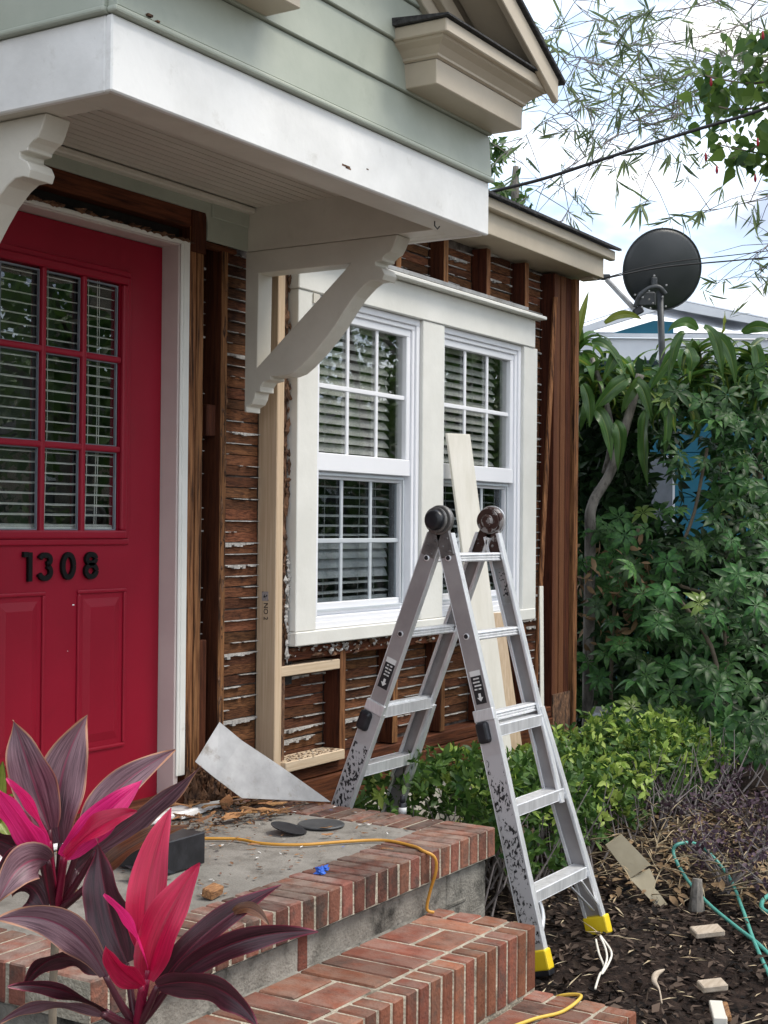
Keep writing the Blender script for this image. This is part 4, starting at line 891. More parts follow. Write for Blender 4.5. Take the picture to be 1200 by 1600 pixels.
# heap of rotten splinters
spm = []
for i in range(6):
    r_ = random.Random(100+i); bm = bmesh.new(); n_ = 6
    for k in range(n_):
        u = k/(n_-1); w_ = .5*math.sin(math.pi*min(1, .12+u*.95))+.08
        for s_ in (-1, 1):
            for hgt in (0, 1): bm.verts.new((u-.5, s_*w_*(.16+.05*r_.uniform(-1, 1)), hgt*.07+.10*r_.uniform(-.5, .5)+.12*math.sin(u*3+i)))
    bm.verts.ensure_lookup_table(); v = bm.verts
    for k in range(n_-1):
        a = k*4; b = a+4
        for f in ((a, b, b+2, a+2), (a+1, a+3, b+3, b+1), (a, a+1, b+1, b), (a+2, b+2, b+3, a+3)): bm.faces.new([v[j] for j in f])
    bm.faces.new([v[j] for j in (0, 2, 3, 1)]); e_ = (n_-1)*4; bm.faces.new([v[e_+j] for j in (0, 1, 3, 2)])
    me = bpy.data.meshes.new('wood_splinter'); bm.to_mesh(me); bm.free(); me.materials.append(MATS['splinter']); spm.append(me)
for i in range(66):
    if i < 52: u = rnd.random(); px = 275+u*165; py = 1252+rnd.uniform(-10, 24)+(1-u)*8-u*6
    else: px = rnd.uniform(330, 620); py = rnd.uniform(1275, 1330)
    L_ = rnd.uniform(.04, .12) if i < 52 else rnd.uniform(.02, .05)
    p = unp(px, py, 2, .012+(.025*rnd.random() if i < 30 else 0))
    o = link('wood_splinter', spm[i % 6], None, p, (rnd.uniform(-.2, .2), rnd.uniform(-.15, .15), rnd.uniform(-1.0, .6)), (L_, L_*rnd.uniform(.8, 2.0), L_*.6))
    tag(o, 'splinter of rotten brown wood in the litter on the landing', 'wood splinter', 'rotten splinters on the landing')
q = MB(); P_ = [unp(a, b, 2, .006) for a, b in ((272, 1276), (290, 1268), (318, 1258), (343, 1254), (345, 1260), (322, 1268), (300, 1276), (284, 1280))]; q.prism(P_, (0, 0, .009)); single(q, 'paint_strip', 'white_paint', P_[0], 'broken strip of white painted wood on the landing by the door frame', 'wood strip')
# fine litter: flakes of paint, paper, wood and brick dust
n_ = 650; P = np.array([unp(rnd.uniform(60, 700), 1262+rnd.random()**1.3*150, 2, .0) for _ in range(n_)])
P = P[(P[:, 1] > -.88) & (P[:, 1] < -.03) & (P[:, 0] > 2.5) & (P[:, 0] < 4.44)]; P[:, 2] = nrng.uniform(.001, .004, len(P)); n_ = len(P)
D_ = rdir(n_); D_[:, 2] *= .08; N_ = np.tile((0, 0, 1.), (n_, 1)); szs = nrng.uniform(.006, .026, n_)
for i_, mm in enumerate(('splinter', 'white_paint', 'brick_top', 'blue_tape', 'chip_dark')): pass
pick = nrng.choice(5, n_, p=[.42, .15, .18, .02, .23])
tag(scatter('floor_litter', ['splinter', 'white_paint', 'brick_top', 'blue_tape', 'rotten'], P, D_, N_, szs, szs*nrng.uniform(.2, .6, n_), base=(3.5, -.5, 0), mi=pick, curl=-.12), 'fine litter of paint flakes and wood crumbs on the landing', 'litter')
n_ = 500; uu = nrng.random((n_, 2)); P = np.stack([3.7+.9*uu[:, 0], -.10-.28*nrng.random(n_)**1.5, nrng.uniform(.001, .012, n_)], 1); P = P[P[:, 0] < 4.45]; n_ = len(P); D_ = rdir(n_); D_[:, 2] *= .3; N_ = np.tile((0, 0, 1.), (n_, 1))+rdir(n_)*.3; szs = nrng.uniform(.008, .03, n_)
tag(scatter('sawdust_heap', ['rotten', 'splinter'], P, D_, N_, szs, szs*.5, base=(4.1, -.2, 0), mi=nrng.choice(2, n_, p=[.7, .3])), 'brown crumbs of rotten wood swept against the wall', 'litter')
n_ = 260; P = np.stack([nrng.uniform(4.69, 5.11, n_), nrng.uniform(-.02, .08, n_), np.full(n_, .0955)], 1); D_ = rdir(n_); D_[:, 2] *= .15; N_ = np.tile((0, 0, 1.), (n_, 1)); szs = nrng.uniform(.006, .018, n_)
scatter('wood_crumbs', ['rotten', 'plaster'], P, D_, N_, szs, szs*.6, parent=H, mi=nrng.choice(2, n_, p=[.8, .2]))

# ================================================================== things in the mulch
def block(px, py, hx, hy, hz, rz, m_, label, name='wood_block', cat='wood block'):
    p = unp(px, py, 2, GZ+.03); q = MB(); c, s_ = math.cos(rz), math.sin(rz)
    q.obox(p+Vector((0, 0, hz*.6)), Vector((c, s_, .08))*hx, Vector((-s_, c, .05))*hy, Vector((-.08, -.05, 1))*hz)
    return single(q, name, m_, p, label, cat, bevel=.004)
b1 = block(1105, 1458, .058, .042, .012, -.9, 'weathered', 'square wood offcut with a knot hole lying under the green hose')
block(1113, 1543, .045, .034, .012, -.9, 'weathered', 'small pale wood offcut between the knot-hole block and the painted scrap')
p = unp(1122, 1582, 2, GZ+.03); q = MB(); d_ = Vector((.93, .42, .05)).normalized(); q.obox(p, d_*.075, Vector((-.42, .93, 0))*.022, Vector((0, 0, .012)))
sc_ = thing('painted_scrap', p, 'broken scrap of pale green painted wood at the lower edge of the mulch', 'wood scrap')
q.build('scrap_body', 'cream_paint', sc_, bevel=.003); q = MB(); q.obox(p+Vector((.018, -.022, .002)), d_*.06, Vector((-.42, .93, 0))*.010, Vector((0, 0, .011))); q.build('torn_edge', 'splinter', sc_, bevel=.004)
# bent tan metal piece on a dark stake
tmo = thing('bent_metal_panel', unp(1000, 1420, 2, GZ), 'bent tan metal panel tipped over on a dark stake in the mulch', 'metal panel')
def a6(px, py, D=6.15): return at(px, py, D)
P1 = [a6(947, 1321, 6.16), a6(972, 1304, 6.14), a6(1017, 1351, 6.1), a6(985, 1372, 6.12)]; P2 = [a6(983, 1373, 6.12), a6(1016, 1358, 6.1), a6(1025, 1378, 6.02), a6(1043, 1413, 5.92), a6(1030, 1420, 5.95)]
pc = a6(985, 1372, 6.1); na, nb = Vector((-.80, -.50, .25)), Vector((-.62, -.62, .45))
P1 = [onpl(a, b, pc, na) for a, b in ((947, 1321), (972, 1304), (1017, 1351), (985, 1372))]; P2 = [onpl(a, b, pc, nb) for a, b in ((985, 1374), (1016, 1358), (1025, 1378), (1023, 1388), (1029, 1394), (1043, 1413), (1030, 1420))]
q = MB(); q.prism(P1, (.004, .006, .002)); q.build('upper_plate', 'tan_metal', tmo); q = MB(); q.prism(P2, (.004, .006, .002)); q.build('lower_plate', 'tan_metal', tmo)
MB().tube([a6(940, 1410, 6.2), a6(985, 1385, 6.16)], .008, 6).build('stake', 'black_plastic', tmo)
hp = [(1215, 1505, .02), (1185, 1475, .02), (1150, 1448, .02), (1110, 1415, .03), (1080, 1383, .06), (1060, 1352, .13), (1052, 1330, .18), (1060, 1319, .21), (1085, 1318, .20), (1110, 1335, .14), (1140, 1372, .06), (1160, 1420, .02), (1180, 1475, .02), (1205, 1530, .02)]
single(MB().tube(smooth_curve([unp(a, b, 2, GZ+c) for a, b, c in hp], 8), .0078, 8), 'garden_hose', 'hose', unp(1110, 1415, 2, GZ), 'teal green garden hose looped over the mulch', 'hose', smooth=True)
hp = [(1225, 1390, .03), (1200, 1400, .03), (1190, 1412, .03), (1196, 1424, .03), (1230, 1432, .03)]
single(MB().tube(smooth_curve([unp(a, b, 2, GZ+c) for a, b, c in hp], 8), .010, 8), 'garden_hose', 'hose', unp(1200, 1400, 2, GZ), 'short end of dark green hose at the right edge', 'hose', smooth=True)
# pale rope ends at the ladder foot
for (pts, lab) in (([(931, 1468, .06), (936, 1490, .03), (944, 1512, .012), (937, 1523, .01), (930, 1545, .01)], 'single pale string hanging from the far ladder foot'), ([(938, 1462, .07), (955, 1487, .04), (951, 1505, .02), (940, 1522, .01), (948, 1500, .03), (946, 1482, .05), (938, 1464, .07)], 'looped pale string tied to the far ladder foot')):
    single(MB().tube(smooth_curve([unp(a, b, 2, GZ+c+.03) for a, b, c in pts], 6), .0042, 6), 'string', 'pale_board', unp(pts[0][0], pts[0][1], 2, GZ), lab, 'string', smooth=True)
q = MB(); cv = smooth_curve([unp(a, b, 2, GZ+c) for a, b, c in ((1038, 1515, .05), (1026, 1522, .06), (1022, 1533, .05), (1030, 1546, .03), (1034, 1568, .01))], 6); q.tube(cv, [.003+.009*math.sin(math.pi*min(1, i/len(cv)*1.4)) for i in range(len(cv))], 6)
single(q, 'dry_leaf', 'weathered', cv[5], 'curled tan dry leaf standing in the mulch', 'leaf', smooth=True)
# marker bottle beside the landing
mbx = at(629, 1262, 5.35); sp = thing('spray_bottle', mbx, 'small black bottle with white band between landing and hedge', 'bottle')
MB().lathe(mbx, (0, 0, 1), [(.013, -.05), (.015, -.04), (.015, .018), (.012, .02)], 14).build('bottle_body', 'black_plastic', sp, smooth=True)
MB().lathe(mbx, (0, 0, 1), [(.0153, -.022), (.0153, .002)], 14).build('band', 'label_white', sp, smooth=True)
MB().lathe(mbx, (0, 0, 1), [(.010, .02), (.012, .024), (.011, .046), (.006, .05)], 12).build('cap', 'black_plastic', sp, smooth=True)
# gas meter beyond the corner
gm = at(946, 1128, 8.4); GM = thing('gas_meter', Vector((gm.x, gm.y, GZ)), 'grey utility meter half hidden behind the hedge beside the house corner', 'meter')
MB().obox(gm, Vector((.055, .03, .02)), Vector((-.03, .05, 0)), Vector((-.02, .01, .07))).build('meter_body', 'steel_dark', GM, bevel=.012, segs=2)
MB().lathe(at(932, 1122, 8.33), (-.8, -.5, .3), [(.03, 0), (.03, .02)], 14).build('dial', 'meter_grey', GM)
MB().lathe(at(905, 1155, 8.3), (0, 0, 1), [(.075, -.1), (.075, .0), (.05, .03), (.02, .04)], 18).build('regulator', 'meter_grey', GM, smooth=True)
MB().lathe(at(985, 1150, 8.5), (0, 0, 1), [(.07, -.1), (.07, .08), (.05, .1), (.02, .11)], 18).build('valve_cap', 'meter_grey', GM, smooth=True)
MB().tube([at(905, 1150, 8.3), at(930, 1130, 8.35), at(960, 1150, 8.45), at(985, 1160, 8.5), Vector((at(985, 1160, 8.5).x, at(985, 1160, 8.5).y, GZ))], .016, 8).build('pipe', 'steel_dark', GM)
# mulch chips, straw, pale bits
def ground_pts(n, x0, x1, y0, y1): 
    P = np.stack([nrng.uniform(x0, x1, n), nrng.uniform(y0, y1, n), np.zeros(n)], 1)
    P = P[~((P[:, 0] < 4.14) & (P[:, 1] > -1.8))]; P = P[~((P[:, 0] < 4.48) & (P[:, 1] > -1.1))]; P[:, 2] = [gh(x, y) for x, y, _ in P]; return P
P = ground_pts(17000, 3.9, 8.6, -2.6, -.1); n_ = len(P); P[:, 2] += nrng.uniform(0, .018, n_); D_ = rdir(n_); D_[:, 2] *= .35; N_ = np.tile((0, 0, 1.), (n_, 1))+rdir(n_)*.6; szs = nrng.uniform(.016, .060, n_)
tag(scatter('mulch_chips', 'chip_dark', P, D_, N_, szs, szs*nrng.uniform(.2, .55, n_), base=(5.5, -1.4, GZ), shape='quad'), 'dark brown shredded mulch covering the planting bed', 'mulch')
P = ground_pts(480, 4.0, 8.6, -2.4, -.4); n_ = len(P); P[:, 2] += nrng.uniform(.008, .03, n_); D_ = rdir(n_); D_[:, 2] *= .2; N_ = np.tile((0, 0, 1.), (n_, 1)); szs = nrng.uniform(.02, .12, n_)
tag(scatter('straw_litter', 'straw', P, D_, N_, szs, np.full(n_, .0055)+nrng.random(n_)*.006, base=(5.5, -1.4, GZ), shape='quad', curl=.1), 'pale dry stalks and bits strewn over the mulch', 'litter')

# ================================================================== satellite dish
dc = at(1035, 421, 9.5)
DS = thing('satellite_dish', at(1032, 640, 9.5), 'dark grey satellite dish on a pole beyond the corner of the house', 'satellite dish')
ax = (-(FWD*.93)+RGT*.30-UPV*.22).normalized()            # back of the dish faces us: bowl opens away
op = -ax                                                  # opening direction
u_ = (UPV-op*UPV.dot(op)).normalized(); w_ = op.cross(u_)
q = MB(); nr, ns = 9, 48; rings = []
for i in range(nr+1):
    r = i/nr; rings.append([])
    for k in range(ns):
        a = 2*math.pi*k/ns; p = dc+u_*(math.sin(a)*r*.272)+w_*(math.cos(a)*r*.292)+op*(.065*(r*r-1))
        rings[-1].append(p)
b0 = []
for side, th_ in ((0, 0), (1, .004)):
    base_i = len(q.v)
    for rg in rings:
        for p in rg: q.v.append(tuple(p+op*th_))
    for i in range(nr):
        for k in range(ns):
            f = (base_i+i*ns+k, base_i+i*ns+(k+1) % ns, base_i+(i+1)*ns+(k+1) % ns, base_i+(i+1)*ns+k)
            q.f.append(f if side == 0 else f[::-1]); q.mi.append(0)
    b0.append(base_i+nr*ns)
for k in range(ns): q.f.append((b0[0]+k, b0[0]+(k+1) % ns, b0[1]+(k+1) % ns, b0[1]+k)); q.mi.append(0)
q.build('reflector', 'dish_grey', DS, smooth=True)
rim = [tuple(p) for p in rings[-1]]; MB().tube(rim+[rim[0]], .005, 6, cap=False).build('rim', 'steel_dark', DS, smooth=True)
pb, pt = at(1036, 600, 9.40), at(1031, 455, 9.36)
MB().tube([at(1032, 640, 9.42), pb, pt], .022, 12).build('mast', 'steel_dark', DS, smooth=True)
ctr = at(1022, 462, 9.38)
q = MB(); arcp = [at(992, 480, 9.36), at(1000, 462, 9.34), at(1015, 450, 9.33), at(1030, 449, 9.33), at(1040, 460, 9.34)]
q.tube(smooth_curve(arcp, 6), .016, 8); q.build('bracket_arc', 'steel_dark', DS, smooth=True)
MB().obox(at(1010, 468, 9.42), RGT*.06, UPV*.05, FWD*.03).build('mount_plate', 'steel_dark', DS, bevel=.012)
MB().obox(at(1022, 440, 9.42), RGT*.02, UPV*.03, FWD*.02).build('mount_plate', 'steel_dark', DS, bevel=.008)
for (a, b) in ((992, 461), (1014, 455), (1014, 468), (1003, 480), (1016, 482), (1022, 431), (1041, 446), (1035, 464), (1040, 479), (1004, 465), (1020, 474)):
    MB().lathe(at(a, b, 9.33), -FWD, [(.007, 0), (.007, .008), (.004, .01)], 8).build('bolt', 'galv', DS)
MB().bar(at(948, 437, 9.75), at(996, 488, 9.4), .022, .03).build('feed_arm', 'galv', DS, bevel=.002)
MB().obox(at(997, 486, 9.38), RGT*.03+UPV*.015, UPV*.022-RGT*.01, FWD*.02).build('arm_joint', 'black_plastic', DS, bevel=.006)
MB().obox(at(946, 433, 9.8), RGT*.03, UPV*.018, FWD*.03).build('feed_horn', 'steel_dark', DS, bevel=.006)

# ================================================================== overhead cables
def cable(P, r, label, n=10): return single(MB().tube(smooth_curve(P, n), r, 7), 'overhead_cable', 'cable_black', P[0], label, 'cable', smooth=True)
cable([at(700, 322, 7.2), at(768, 300, 7.0), at(850, 279, 6.9), at(960, 243, 6.8), at(1080, 205, 6.7), at(1200, 168, 6.6), at(1500, 60, 6.4), at(2600, -420, 5.6)], .0085, 'thick black overhead cable rising from behind the white hood to the upper right')
cable([at(930, 437, 8.6), at(945, 435, 8.6), at(1040, 417, 8.7), at(1200, 402, 8.8), at(1500, 370, 9.2), at(2600, 200, 12)], .0048, 'lower of two thin black wires passing in front of the satellite dish')
cable([at(930, 437, 8.55), at(945, 434, 8.55), at(1040, 411, 8.6), at(1200, 392, 8.7), at(1500, 352, 9.0), at(2600, 150, 11)], .0032, 'upper of two thin black wires passing in front of the satellite dish')

# ================================================================== neighbour house
NH = thing('neighbour_house', at(1100, 1100, 13.4), 'teal blue house with white roof edges behind the shrubs', 'house')
E1 = Vector((RGT.x, RGT.y, 0)).normalized(); E2 = Vector((FWD.x, FWD.y, 0)).normalized(); EZ = Vector((0, 0, 1))
NO = at(1050, 800, 13.0); NO.z = 0
def npt(u, d, z): return NO+E1*u+E2*d+EZ*z
def nbox(u0, u1, d0, d1, z0, z1, name, m_, parent=NH, bevel=0):
    q = MB(); q.obox(npt((u0+u1)/2, (d0+d1)/2, (z0+z1)/2), E1*((u1-u0)/2), E2*((d1-d0)/2), EZ*((z1-z0)/2)); return q.build(name, m_, parent, bevel)
nbox(-2.6, 6, .3, 6, -.6, 2.62, 'wall', 'neighbour_blue')
for k in range(12): nbox(-.6, 1.2, .288, .2995, .1+.21*k, .1+.21*k+.204, 'siding_board', 'neighbour_blue', bevel=.004)
nbox(-2.9, 6.3, -.05, .3, 2.60, 2.64, 'soffit', 'neighbour_white')
nbox(-2.9, 6.3, -.09, -.05, 2.60, 2.80, 'fascia', 'neighbour_white')
q = MB(); q.prism([npt(-2.95, -.12, 2.80), npt(-2.95, -.12, 2.84), npt(-2.95, 3.4, 3.34), npt(-2.95, 3.4, 3.30)], E1*9.3); q.build('roof', 'neighbour_white', NH)
# low cross gable in blue with white rakes
q = MB(); q.prism([npt(-.62, -.11, 2.83), npt(-.02, -.11, 2.83), npt(-.02, -.11, 2.95), npt(-.20, -.11, 2.96)], E2*.2); q.build('gable', 'neighbour_blue', NH)
q = MB(); q.prism([npt(-.95, -.16, 2.80), npt(-.95, -.16, 2.86), npt(-.10, -.16, 3.16), npt(1.1, -.16, 2.92), npt(1.1, -.16, 2.86), npt(-.10, -.16, 3.07)], E2*.06); q.build('rake_board', 'neighbour_white', NH)
q = MB(); q.prism([npt(-1.0, -.14, 2.87), npt(-.10, -.14, 3.17), npt(-.10, 2.6, 3.50), npt(-1.0, 2.6, 3.2)], (0, 0, .012)); q.prism([npt(1.2, -.14, 2.91), npt(-.10, -.14, 3.17), npt(-.10, 2.6, 3.50), npt(1.2, 2.6, 3.25)], (0, 0, .012)); q.build('gable_roof', 'neighbour_white', NH)
nw = nbox(-.26, .08, .268, .2875, 1.0, 1.75, 'window', 'neighbour_white'); nbox(-.235, .055, .255, .2675, 1.02, 1.72, 'pane', 'meter_grey', nw)
nbox(-.10, -.085, -.1, -.085, 2.83, 2.90, 'vent_wire', 'steel_dark')

# ================================================================== large-leaved plants beyond the corner
def strap_mesh(name, seed, m_=('leaf_dracaena', 'leaf_stripe'), droop=1.0, stripe=True, wmax=.082):
    r = random.Random(seed); n_ = 9; bm = bmesh.new(); L1 = bm.verts; rows = []
    ang = math.radians(r.uniform(15, 45)); pos = Vector((0, 0, 0)); tw = r.uniform(-.3, .3); cs_ = (-1, -.30, .30, 1) if stripe else (-1, 0, 1)
    for k in range(n_+1):
        u = k/n_; w = wmax*(math.sin(math.pi*(.10+.90*u)**.75)**.8 if u < 1 else 0)+.002
        d = Vector((math.cos(ang), 0, math.sin(ang))); nrm = Vector((-math.sin(ang), 0, math.cos(ang)))
        sd_ = Vector((0, 1, 0))*math.cos(tw*u)+nrm*math.sin(tw*u)
        rows.append([L1.new(pos+sd_*(c_*w)+nrm*(abs(c_)*w*.30+.004*math.sin(9*u+c_*2))) for c_ in cs_])
        pos = pos+d/n_; ang -= droop*(.10+.28*u)*1.05
    for k in range(n_):
        for c_ in range(len(cs_)-1):
            f = bm.faces.new((rows[k][c_], rows[k][c_+1], rows[k+1][c_+1], rows[k+1][c_])); f.smooth = True
            if stripe and c_ == 1: f.material_index = 1
    me = bpy.data.meshes.new(name); bm.to_mesh(me); bm.free()
    for x in m_: me.materials.append(MATS[x])
    return me
straps = [strap_mesh('leaf', i, droop=.7+.18*i) for i in range(6)]
straps2 = [strap_mesh('leaf', 20+i, ('leaf_dracaena',), .8+.2*i, False) for i in range(4)]
def dracaena(crowns, trunks, label, seed):
    r = random.Random(seed); c0 = crowns[0][0]; T = thing('corn_plant', Vector((c0.x, c0.y, GZ)), label, 'plant', 'corn plants beyond the corner')
    for pts, rad in trunks: MB().tube(smooth_curve(pts, 5), [rad*(1.15-.35*i/(5*(len(pts)-1))) for i in range(5*(len(pts)-1)+1)], 9).build('trunk', 'bark' if seed == 1 else 'twig', T, smooth=True)
    for c, n_, ln in crowns:
        for i in range(n_):
            az = 2.4*i+r.uniform(-.4, .4); lf = r.choice(straps if r.random() < .62 else straps2)
            ll = ln*r.uniform(.55, 1.05); el = r.uniform(-.45, .25)-(.35 if i > n_*.5 else 0)
            link('leaf', lf, T, c+Vector((0, 0, -.012*i*.6)), Euler((r.uniform(-.3, .3), -el, az), 'XYZ'), (ll, ll*r.uniform(.75, 1.2), ll))
D0 = 9.4
g = lambda px, py, D: Vector((at(px, py, D).x, at(px, py, D).y, GZ))
dracaena([(at(925, 575, 9.3), 26, .46), (at(905, 535, 9.5), 18, .46), (at(985, 575, 9.7), 24, .46), (at(950, 620, 9.5), 16, .46)],
         [([g(918, 1100, 9.3), at(922, 860, 9.2), at(925, 790, 9.15), at(955, 735, 9.15), at(985, 640, 9.2), at(1000, 585, 9.2)], .034), ([at(945, 740, 9.22), at(955, 690, 9.2), at(950, 640, 9.2), at(925, 560, 9.3)], .02)],
         'corn plant with striped drooping leaves and a grey forked trunk right beside the house corner', 1)
dracaena([(at(1090, 540, 9.3), 30, .44), (at(1060, 600, 9.2), 22, .44)], [([g(1135, 1100, 9.9), at(1130, 800, 9.8), at(1090, 540, 9.3)], .018)], 'corn plant with broad striped leaves just right of the dish pole', 2)
dracaena([(at(1175, 545, 9.4), 28, .44), (at(1205, 600, 9.3), 20, .44), (at(1145, 565, 9.6), 22, .44)], [([g(1195, 1100, 10.2), at(1190, 800, 10.1), at(1175, 540, 9.6)], .02)], 'corn plant with striped leaves at the right edge of the picture', 3)
def umbrella_mesh(name, seed, m_='leaf_schefflera'):
    r = random.Random(seed); bm = bmesh.new(); nl = r.choice((7, 8, 9))
    for i in range(nl):
        az = 2*math.pi*(i+r.uniform(-.15, .15))/nl; L_ = r.uniform(.85, 1.1); dr = r.uniform(.15, .45); rows = []
        e = Vector((math.cos(az), math.sin(az), 0)); s_ = Vector((-math.sin(az), math.cos(az), 0))
        for k in range(6):
            u = k/5; w = .165*math.sin(math.pi*min(1, .06+u**.85*.95))+.006 if k < 5 else .004
            st = .16; p = e*(st+u*(L_-st))+Vector((0, 0, .10*u-dr*u*u*1.3))
            rows.append([bm.verts.new(p+s_*(c_*w)+Vector((0, 0, abs(c_)*w*.35))) for c_ in (-1, 0, 1)])
        for k in range(5):
            for c_ in (0, 1): f = bm.faces.new((rows[k][c_], rows[k][c_+1], rows[k+1][c_+1], rows[k+1][c_])); f.smooth = True
        a = bm.verts.new((0, 0, 0)); bm.faces.new((a, rows[0][0], rows[0][2]))
    v0 = bm.verts.new((.02, 0, 0)); v1 = bm.verts.new((-.02, 0, 0)); v2 = bm.verts.new((0, .0, -1.1)); bm.faces.new((v0, v1, v2))
    me = bpy.data.meshes.new(name); bm.to_mesh(me); bm.free(); me.materials.append(MATS[m_]); return me
umb = [umbrella_mesh('leaf', i) for i in range(6)]; umby = [umbrella_mesh('leaf', 50+i, 'leaf_young') for i in range(2)]
def schefflera(spots, base, stems, label, seed):
    r = random.Random(seed); T = thing('umbrella_shrub', base, label, 'shrub', 'umbrella-leaved shrubs beyond the corner')
    for pts, rad in stems: MB().tube(smooth_curve(pts, 5), rad, 7).build('stem', 'twig', T, smooth=True)
    for p in spots:
        young = r.random() < .035; s_ = r.uniform(.085, .145)
        # leaf face tips towards light and viewer
        n_ = (Vector((-.65, -.55, .75))+Vector((r.uniform(-.6, .6), r.uniform(-.6, .6), r.uniform(-.35, .5)))).normalized()
        rot = n_.to_track_quat('Z', 'Y').to_euler(); rot.rotate_axis('Z', r.uniform(0, 6.28))
        link('leaf', r.choice(umby if young else umb), T, p, rot, (s_, s_, s_))
def spots(n_, x0, x1, y0, y1, d0, d1, seed):
    r = random.Random(seed); out_ = []
    while len(out_) < n_:
        px, py = r.uniform(x0, x1), r.uniform(y0, y1); 
        if 1064 < px < 1110 and 650 < py < 850 and r.random() < .86: continue
        if 1008 < px < 1055 and 690 < py < 830 and r.random() < .75: continue
        out_.append(at(px, py, r.uniform(d0, d1)))
    return out_
schefflera(spots(110, 905, 1035, 800, 1150, 8.9, 9.9, 1), g(955, 1140, 9.3), [([g(955, 1150, 9.3), at(960, 950, 9.3), at(1000, 820, 9.2)], .012), ([g(930, 1150, 9.3), at(930, 1000, 9.4), at(905, 900, 9.4)], .012)], 'umbrella shrub with dark green whorled leaves between house corner and forked trunk foot', 11)
schefflera(spots(165, 1035, 1215, 575, 880, 8.8, 9.8, 2), g(1120, 1140, 9.2), [([g(1120, 1150, 9.2), at(1130, 960, 9.2), at(1055, 905, 9.1), at(1085, 800, 9.2), at(1105, 700, 9.2)], .011)], 'tall umbrella shrub with glossy whorled leaves in front of the teal wall', 12)
schefflera(spots(165, 985, 1215, 870, 1185, 8.5, 9.5, 3), g(1090, 1180, 8.9), [([g(1090, 1190, 8.9), at(1120, 1040, 8.9), at(1052, 925, 8.9)], .014)], 'low umbrella shrub with dark whorled leaves just above the clipped hedge', 13)
# dense filler leaves behind, deep shade put into their dark colour
def cloud(n_, x0, x1, y0, y1, d0, d1, holes=()):
    out_ = []
    while len(out_) < n_:
        px, py = rnd.uniform(x0, x1), rnd.uniform(y0, y1)
        if any(a < px < b and c < py < d for a, b, c, d in holes): continue
        out_.append(at(px, py, rnd.uniform(d0, d1)))
    return np.array(out_)
DB = thing('shade_filler', g(1000, 1100, 10.6), 'near-black filler foliage, deep shade put into its leaf colour, behind the corn plants', 'shrub')
P = cloud(7000, 880, 1240, 570, 1190, 9.9, 11.6, ((1062, 1112, 640, 860), (1012, 1058, 690, 815))); n_ = len(P); szs = nrng.uniform(.07, .17, n_)
P = np.concatenate([P, cloud(4200, 880, 1240, 835, 1200, 9.7, 11.0, ((1062, 1112, 630, 870),)), cloud(2200, 880, 1010, 590, 860, 9.5, 10.6)]); n_ = len(P); szs = nrng.uniform(.07, .17, n_)
scatter('foliage', 'leaf_dark', P, rdir(n_, -.3), rdir(n_, .6)+np.array((-.5, -.4, .3)), szs, szs*.38, parent=DB)
for i in range(8):
    a = g(rnd.choice((rnd.uniform(890, 1000), rnd.uniform(1140, 1220))), 1100, rnd.uniform(9.9, 10.8)); MB().tube([a, a+Vector((rnd.uniform(-.2, .2), rnd.uniform(-.2, .2), 1.2)), a+Vector((rnd.uniform(-.3, .3), rnd.uniform(-.3, .3), 2.3))], .014, 6).build('stem', 'twig', DB)
P = cloud(160, 905, 1020, 850, 1010, 9.0, 9.4); n_ = len(P); szs = nrng.uniform(.05, .11, n_)
scatter('dead_leaves', 'leaf_dry', P, rdir(n_, -.5), rdir(n_, .4), szs, szs*.4, parent=DB)

# ================================================================== clipped hedge along the wall
HG = thing('clipped_hedge', (6.6, -.6, GZ), 'low green hedge with bright new tips along the house wall', 'hedge')
shoots = []; 
def hedge_top(x): return float(np.interp(x, (4.7, 5.0, 5.6, 6.2, 7.0, 8.0, 8.5, 9.1), (.02, .10, .06, -.06, .02, -.05, -.14, -.32)))+.03*math.sin(6.3*x)+.02*math.sin(13*x)
while len(shoots) < 2500:
    x = rnd.uniform(4.78, 8.9); hd = .29+.04*math.sin(3*x); yc = float(np.interp(x, (5, 5.65, 6.6, 8, 9.2), (-.80, -.80, -.70, -.66, -.50)))+hd
    u = rnd.uniform(-1, 1); v_ = rnd.random()
    y = yc+u*hd; zt = hedge_top(x)-.18*abs(u)**3
    z = GZ+.08+(zt-GZ-.08)*(v_**.55)
    if x < 5.15 and y < -.72+1.3*(5.15-x) : continue
    if rnd.random() < .45 and abs(u) < .75 and z < zt-.15: continue
    if rnd.random() < .13 and z > zt-.2: y += rnd.uniform(-.16, .06); z += rnd.uniform(.02, .09)
    shoots.append((x, y, z, zt, u))
shoots = np.array(shoots); ns_ = len(shoots); per = 7
sd_ = rdir(ns_, .9)+np.array((-.25, -.35, .2)); sd_ /= np.linalg.norm(sd_, axis=1, keepdims=True)
P = np.repeat(shoots[:, :3], per, 0)+np.repeat(sd_, per, 0)*nrng.uniform(-.045, .02, (ns_*per, 1))
D_ = np.repeat(sd_, per, 0)*.55+rdir(ns_*per)*.8; N_ = np.repeat(sd_, per, 0)+rdir(ns_*per)*.3
szs = nrng.uniform(.034, .064, ns_*per)
tipn = ((shoots[:, 3]-shoots[:, 2]) < .14) & (nrng.random(ns_) < np.where(shoots[:, 0] > 6.4, .40, .16)); mi_ = np.repeat(tipn.astype(int), per)
scatter('foliage', ['leaf_mid', 'leaf_new'], P, D_, N_, szs, szs*.46, parent=HG, mi=mi_)
tw = MB()
for i in range(300):
    x = rnd.uniform(4.9, 8.9); y = -.46+rnd.uniform(-.30, .26); a = Vector((x, y, GZ)); b = Vector((x+rnd.uniform(-.18, .18), y+rnd.uniform(-.18, .18), rnd.uniform(-.3, -.08)))
    tw.tube([a, (a+b)/2+Vector((rnd.uniform(-.05, .05), rnd.uniform(-.05, .05), 0)), b], [.006, .004, .002], 5)
tag(tw.build('twigs', 'twig_grey', HG), kind='stuff')

